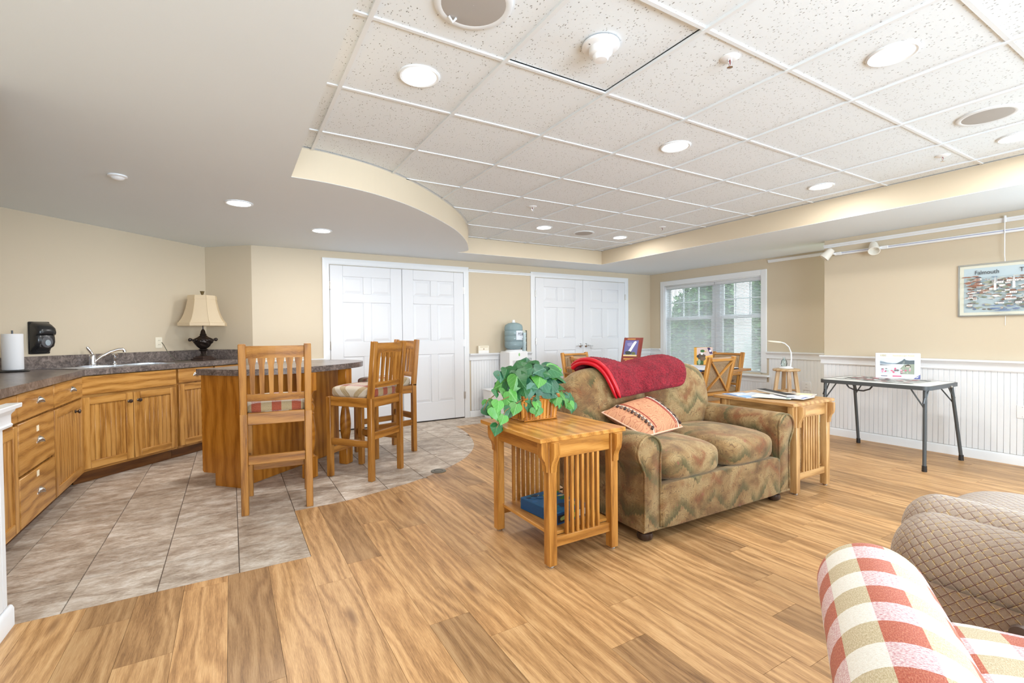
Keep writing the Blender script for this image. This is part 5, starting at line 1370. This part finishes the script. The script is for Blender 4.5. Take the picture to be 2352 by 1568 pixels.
# ------------------------------------------------------------------ picture and track light on the right wall
pf = thing('framed_picture', 'framed town poster in a thin silver frame on the right wall', 'picture', (XR-.001, 1.30, 1.57), -PI/2)
FW, FH = .86, .475
for (c, s_) in (((-FW/2, -.011, 0), (.012, .022, FH)), ((FW/2, -.011, 0), (.012, .022, FH)), ((0, -.011, FH/2), (FW+.012, .022, .012)), ((0, -.011, -FH/2), (FW+.012, .022, .012))): put('frame', MB().box(c, s_, None, .002), plain('silver_frame', srgb(176, 178, 176), .3, .7), pf)
mt = put('mat_board', MB().box((0, -.006, 0), (FW-.01, .01, FH-.01)), flat(240, 236, 224), pf, smooth=False)
AX, AZ = .395, .205
r_ = random.Random(9)
art = [((196, 210, 220), R4(-AX, AX, -AZ, AZ)), ((206, 220, 232), R4(-AX, AX, .12, AZ))]
pal = [(158, 122, 108), (180, 150, 134), (222, 216, 210), (238, 236, 232), (142, 150, 132), (170, 174, 154), (144, 162, 184), (124, 138, 168), (200, 186, 174), (132, 124, 120)]
for k in range(330):
    z = r_.uniform(-.18, .12); c = pal[r_.randrange(6)+(0 if z > -.10 else 4)] if r_.random() < .8 else r_.choice(pal)
    art.append((c, blob(r_.uniform(-.36, .36), z, .012+.026*r_.random(), .004+.008*r_.random(), 8, .45, k)))
for k in range(95):
    x, z, s_ = r_.uniform(-.37, .36), r_.uniform(-.15, .09), r_.uniform(.008, .024)
    art.append(((242, 241, 238), R4(x-s_, x+s_, z, z+s_*.8))); art.append((r_.choice([(140, 92, 72), (104, 100, 104), (120, 86, 70)]), [(x-s_*1.15, z+s_*.8), (x+s_*1.15, z+s_*.8), (x+s_*.6, z+s_*1.35), (x-s_*.5, z+s_*1.35)]))
    for q in (-.5, 0, .5): art.append(((84, 86, 96), R4(x+q*s_-.002, x+q*s_+.002, z+s_*.2, z+s_*.5)))
for (x, z) in ((-.17, .05), (-.05, .06), (.12, .02)):
    art.append(((236, 234, 230), R4(x-.008, x+.008, z-.06, z))); art.append(((206, 206, 206), [(x-.009, z), (x+.009, z), (x, z+.07)]))
for k in range(22): art.append(((106, 128, 168), blob(r_.uniform(-.2, .37), r_.uniform(-.2, -.14), .03+.03*r_.random(), .004, 8, .3, k+300)))
for k in range(16): art.append(((152, 106, 86), blob(r_.uniform(-.39, -.26), r_.uniform(.03, .125), .03, .007, 9, .4, k+500)))
printed(pf, art, -.0115)
text('Falmouth', .052, flat(70, 70, 76), pf, (-.235, -.0215, .160), (PI/2, 0, 0), sx=.85); text('Tricentennial', .052, flat(70, 70, 76), pf, (.10, -.0215, .160), (PI/2, 0, 0), sx=.9)
put('glass', MB().box((0, -.0225, 0), (FW-.012, .0012, FH-.012)), m_glass('picture_glass', (.97, .98, .97), .06), pf, smooth=False)
put('hanging_rod', MB().tube([(-.115, -.024, .245), (-.115, -.040, .30), (-.115, -.040, .62)], .0035, 6).box((-.115, -.033, .62), (.014, .02, .06), None, .003), M_WPLAST, pf)
put('hanging_cord', MB().tube([(-.115, -.006, -.235), (-.115, -.006, -.33)], .002, 5), M_WPLAST, pf)
tr = thing('track_light', 'white track light rail with two cone heads high on the right wall', 'track light', (XR, 0, 2.082))
put('track', MB().box((-.016, 1.75, 0), (.032, 2.06, .034), None, .003), M_WPLAST, tr)
put('track_slot', MB().box((-.0325, 1.75, .004), (.001, 2.0, .006)), flat(150, 158, 196), tr, smooth=False)
for (y, d) in ((2.80, (-.35, .55, -.75)), (2.355, (-.62, -.30, -.72))):
    d = Vector(d).normalized(); o = Vector((-.085, y+.045, .012)); q = d.to_track_quat('Z', 'Y').to_matrix()
    h = put('lamp_head', MB().lathe([(.018, -.055), (.034, -.050), (.040, -.02), (.050, .05), (.054, .07), (.048, .07), (.040, .0)], o, 22, T=q, capt=True), plain('head_white', srgb(250, 246, 236), .35), tr)
    put('stem', MB().tube([(-.030, y-.01, 0), (-.06, y+.01, .004), o], .011, 8).box((-.034, y-.03, 0), (.02, .07, .036), None, .003), M_WPLAST, tr)
# ------------------------------------------------------------------ ceiling fixtures
def downlight(x, y, z, label, power, trimr=.100):
    t = thing('downlight', label, 'ceiling light', (x, y, z), 0, 'recessed downlights')
    put('trim_ring', MB().lathe([(trimr, 0), (trimr, -.005), (trimr-.008, -.009), (.082, -.006), (.080, .0)], (0, 0, 0), 36, capb=False, capt=False), M_GRID, t)
    put('lens', MB().lathe([(.001, -.0048), (.082, -.0045)], (0, 0, 0), 32, capb=False, capt=False).xf(Matrix.Diagonal((1, 1, 1, 1))), M_LENS, t, smooth=False)
    l = bpy.data.lights.new('bulb', 'AREA'); l.shape = 'DISK'; l.size = .15; l.energy = power; l.color = (1.0, .97, .93)
    o = bpy.data.objects.new('bulb', l); COL.objects.link(o); o.parent = t; o.location = (0, 0, -.012)
    return t
PWR = 7.5
for x, y, lb_ in ((.81, 2.228, 'bright recessed downlight at the left of the tiled ceiling, near the curved soffit'), (2.612, .99, 'large looking recessed downlight nearest the camera in the tiled ceiling'), (2.612, 2.215, 'recessed downlight in the middle of the tiled ceiling'),
                  (4.445, 2.20, 'recessed downlight beside the right soffit, above the folding table'), (3.228, 4.68, 'recessed downlight far back, left of the small round speaker'), (4.45, 4.69, 'recessed downlight far back in the tray corner, right of the small speaker'), (4.45, 1.0, 'recessed downlight cut by the right edge of the photo')):
    downlight(x, y, ZC, lb_, PWR)
for x, y, lb_ in ((.075, 4.321, 'recessed soffit downlight above the island'), (.80, 5.068, 'recessed soffit downlight in front of the white double doors')): downlight(x, y, ZS, lb_, PWR*1.5)
def speaker(x, y, r, label, chip=False):
    t = thing('ceiling_speaker', label, 'speaker', (x, y, ZC))
    put('frame_ring', MB().lathe([(r, 0), (r, -.006), (r-.012, -.011), (r*.82, -.008)], (0, 0, 0), 40, capb=False, capt=False), M_GRID, t)
    put('grille', MB().lathe([(.001, -.0085), (r*.60, -.010), (r*.83, -.0078)], (0, 0, 0), 40, capb=False, capt=False), plain('speaker_grille', srgb(176, 172, 168) if chip else srgb(216, 214, 212), .6), t)
    if chip: put('clip', MB().tube([(-.06, .10, -.010), (-.04, .106, -.024), (-.03, .094, -.012)], .005, 6), M_GRID, t)
speaker(.816, 1.64, .150, 'large round speaker with grey grille cut by the top edge of the photo', True)
speaker(3.845, .99, .138, 'round ceiling speaker at the right above the track light'); speaker(3.847, 4.70, .134, 'small looking round ceiling speaker far back between two downlights')
sm = thing('smoke_detector', 'white stepped round smoke detector on the lifted ceiling tile', 'smoke detector', (1.412, 1.60, ZC+.001))
put('base_plate', MB().lathe([(.080, 0), (.082, -.010), (.070, -.016), (.055, -.018)], (0, 0, 0), 36, capb=False), M_WPLAST, sm)
put('housing', MB().lathe([(.052, -.017), (.050, -.040), (.044, -.046), (.036, -.048), (.034, -.062), (.028, -.068), (.001, -.070)], (0, 0, 0), 32, capb=False, capt=False), M_WPLAST, sm)
put('test_light', MB().puffy((-.062, .0, -.015), (.007, .004, .003), 2, 4), plain('led_dark', (.12, .1, .1), .3), sm)
def sprinkler(x, y, label):
    t = thing('sprinkler', label, 'sprinkler', (x, y, ZC))
    put('escutcheon', MB().lathe([(.042, 0), (.042, -.003), (.030, -.009), (.016, -.010)], (0, 0, 0), 24, capb=False), M_WPLAST, t)
    put('frame_arms', MB().tube([(-.010, 0, -.008), (-.011, 0, -.022), (0, 0, -.040)], .003, 6).tube([(.010, 0, -.008), (.011, 0, -.022), (0, 0, -.040)], .003, 6), M_CHROME, t)
    put('bulb', MB().tube([(0, 0, -.010), (0, 0, -.036)], .003, 6), plain('sprinkler_bulb', (.2, .02, .02), .2), t)
    put('deflector', MB().lathe([(.001, -.040), (.013, -.042), (.013, -.044), (.001, -.045)], (0, 0, 0), 14), M_CHROME, t)
sprinkler(1.994, 1.38, 'chrome sprinkler head nearest the camera, right of the smoke detector'); sprinkler(2.596, 3.96, 'tiny sprinkler head at the middle back, beside the curved soffit')
sprinkler(4.447, 1.38, 'sprinkler head in the bright ceiling near the right edge'); sprinkler(4.462, 3.985, 'tiny sprinkler head far back beside the right soffit')
dtc = thing('heat_detector', 'small white domed detector on the soffit above the kitchen', 'detector', (-.612, 3.957, ZS))
put('base_plate', MB().lathe([(.050, 0), (.052, -.008), (.040, -.014)], (0, 0, 0), 28, capb=False), M_WPLAST, dtc)
put('dome', MB().lathe([(.040, -.013), (.030, -.024), (.012, -.030), (.001, -.031)], (0, 0, 0), 24, capb=False, capt=False), M_WPLAST, dtc)
fb = thing('floor_box', 'round dark metal floor cover at the edge of the tiles', 'floor cover', (1.56, 3.93, .0002))
put('cover', MB().lathe([(.068, 0), (.068, .003), (.060, .005), (.001, .005)], (0, 0, 0), 32, capt=False), plain('floor_cover_brass', srgb(112, 106, 92), .45, .5), fb)
put('inner_ring', MB().lathe([(.040, .0051), (.038, .0065), (.034, .0051)], (0, 0, 0), 28, capb=False, capt=False), plain('floor_cover_dark', srgb(84, 80, 72), .5, .5), fb)
# ------------------------------------------------------------------ armchairs in the foreground
pa = math.atan2(-.865, .50)
pc_ = thing('plaid_armchair', 'red and beige plaid armchair in the bottom right foreground', 'armchair', (1.50, .615, 0), pa)
put('arm', MB().roll((0, -.80, .51), (0, -.035, .51), .125, 40, 12, dome=.55), M_PLAID, pc_, ang=180)
put('arm_panel', MB().box((.01, -.40, .28), (.19, .76, .40), None, .03, wood=False), M_PLAID, pc_)
put('arm', MB().roll((.60, -.80, .495), (.60, -.20, .495), .105, 30, 10, dome=.55), M_PLAID, pc_, ang=180)
put('arm_panel', MB().box((.60, -.46, .28), (.17, .62, .40), None, .03, wood=False), M_PLAID, pc_)
put('seat_cushion', MB().puffy((.30, -.34, .385), (.195, .37, .085), 6, 12, crown=.02, gfn=lambda q: (q.x+.05, q.y+(q.z if q.y < 0 else -q.z), 0)), M_PLAID, pc_)
put('seat_base', MB().box((.30, -.38, .20), (.44, .70, .22), None, .015, wood=False), M_PLAID, pc_)
put('back', MB().puffy((.30, -.86, .58), (.25, .10, .36), 6, 10, R=Matrix.Rotation(-.15, 3, 'X') if False else Matrix.Rotation(.15, 3, 'X')), M_PLAID, pc_)
for (x, y) in ((.06, -.1), (.54, -.24), (.06, -.80), (.54, -.80)): put('leg', MB().lathe([(.018, 0), (.026, .09)], (x, y, 0), 12), plain('foot_dark_walnut', (.045, .022, .014), .3), pc_)
qc = thing('quilted_armchair', 'taupe armchair with lattice stitched padding at the right edge', 'armchair', (2.32, .02, 0))
put('arm', MB().roll((-.215, .14, .405), (-.215, .64, .405), .165, 40, 12, dome=.75, sx=1.0), M_QUILT, qc, ang=180)
put('arm_pad', MB().roll((-.095, .14, .478), (-.095, .67, .478), .125, 34, 12, dome=.85, sx=1.15), M_QUILT, qc, ang=180)
put('side_panel', MB().grid(lambda u, v: (-.40+.0*v, .16+.47*u, .07+.33*v), 4, 4, lambda u, v: (.33*v, .47*u, 0)), M_QUILT, qc)
put('side_frame', MB().box((-.265, .40, .23), (.265, .46, .32), None, .02, wood=False), M_QUILT, qc)
put('seat_cushion', MB().puffy((.36, .46, .385), (.33, .34, .115), 4, 14, crown=.02, gfn=lambda q: (q.x, q.y+(q.z if q.y < 0 else -q.z), 0)), M_QUILT, qc)
put('seat_base', MB().box((.33, .44, .20), (.64, .56, .26), None, .02, wood=False), M_QUILT, qc)
put('wing_pad', MB().puffy((-.33, .20, .50), (.15, .15, .19), 2.6, 12, gfn=lambda q: (q.x+q.y, q.z, 0)), M_QUILT, qc)
put('recline_lever', MB().lathe([(.001, -.012), (.030, -.010), (.034, 0), (.030, .010), (.001, .012)], (-.425, .385, .345), 20, T=Matrix.Rotation(PI/2, 3, 'Y') @ Matrix.Rotation(.2, 3, 'X')).tube([(-.425, .385, .345), (-.405, .37, .28)], .007, 8), plain('lever_taupe', srgb(92, 76, 68), .4), qc)
for (x, y) in ((-.40, .22), (-.40, .58), (.58, .22), (.58, .66)): put('foot', MB().lathe([(.022, 0), (.028, .075)], (x, y, 0), 12), M_BLACK, qc)
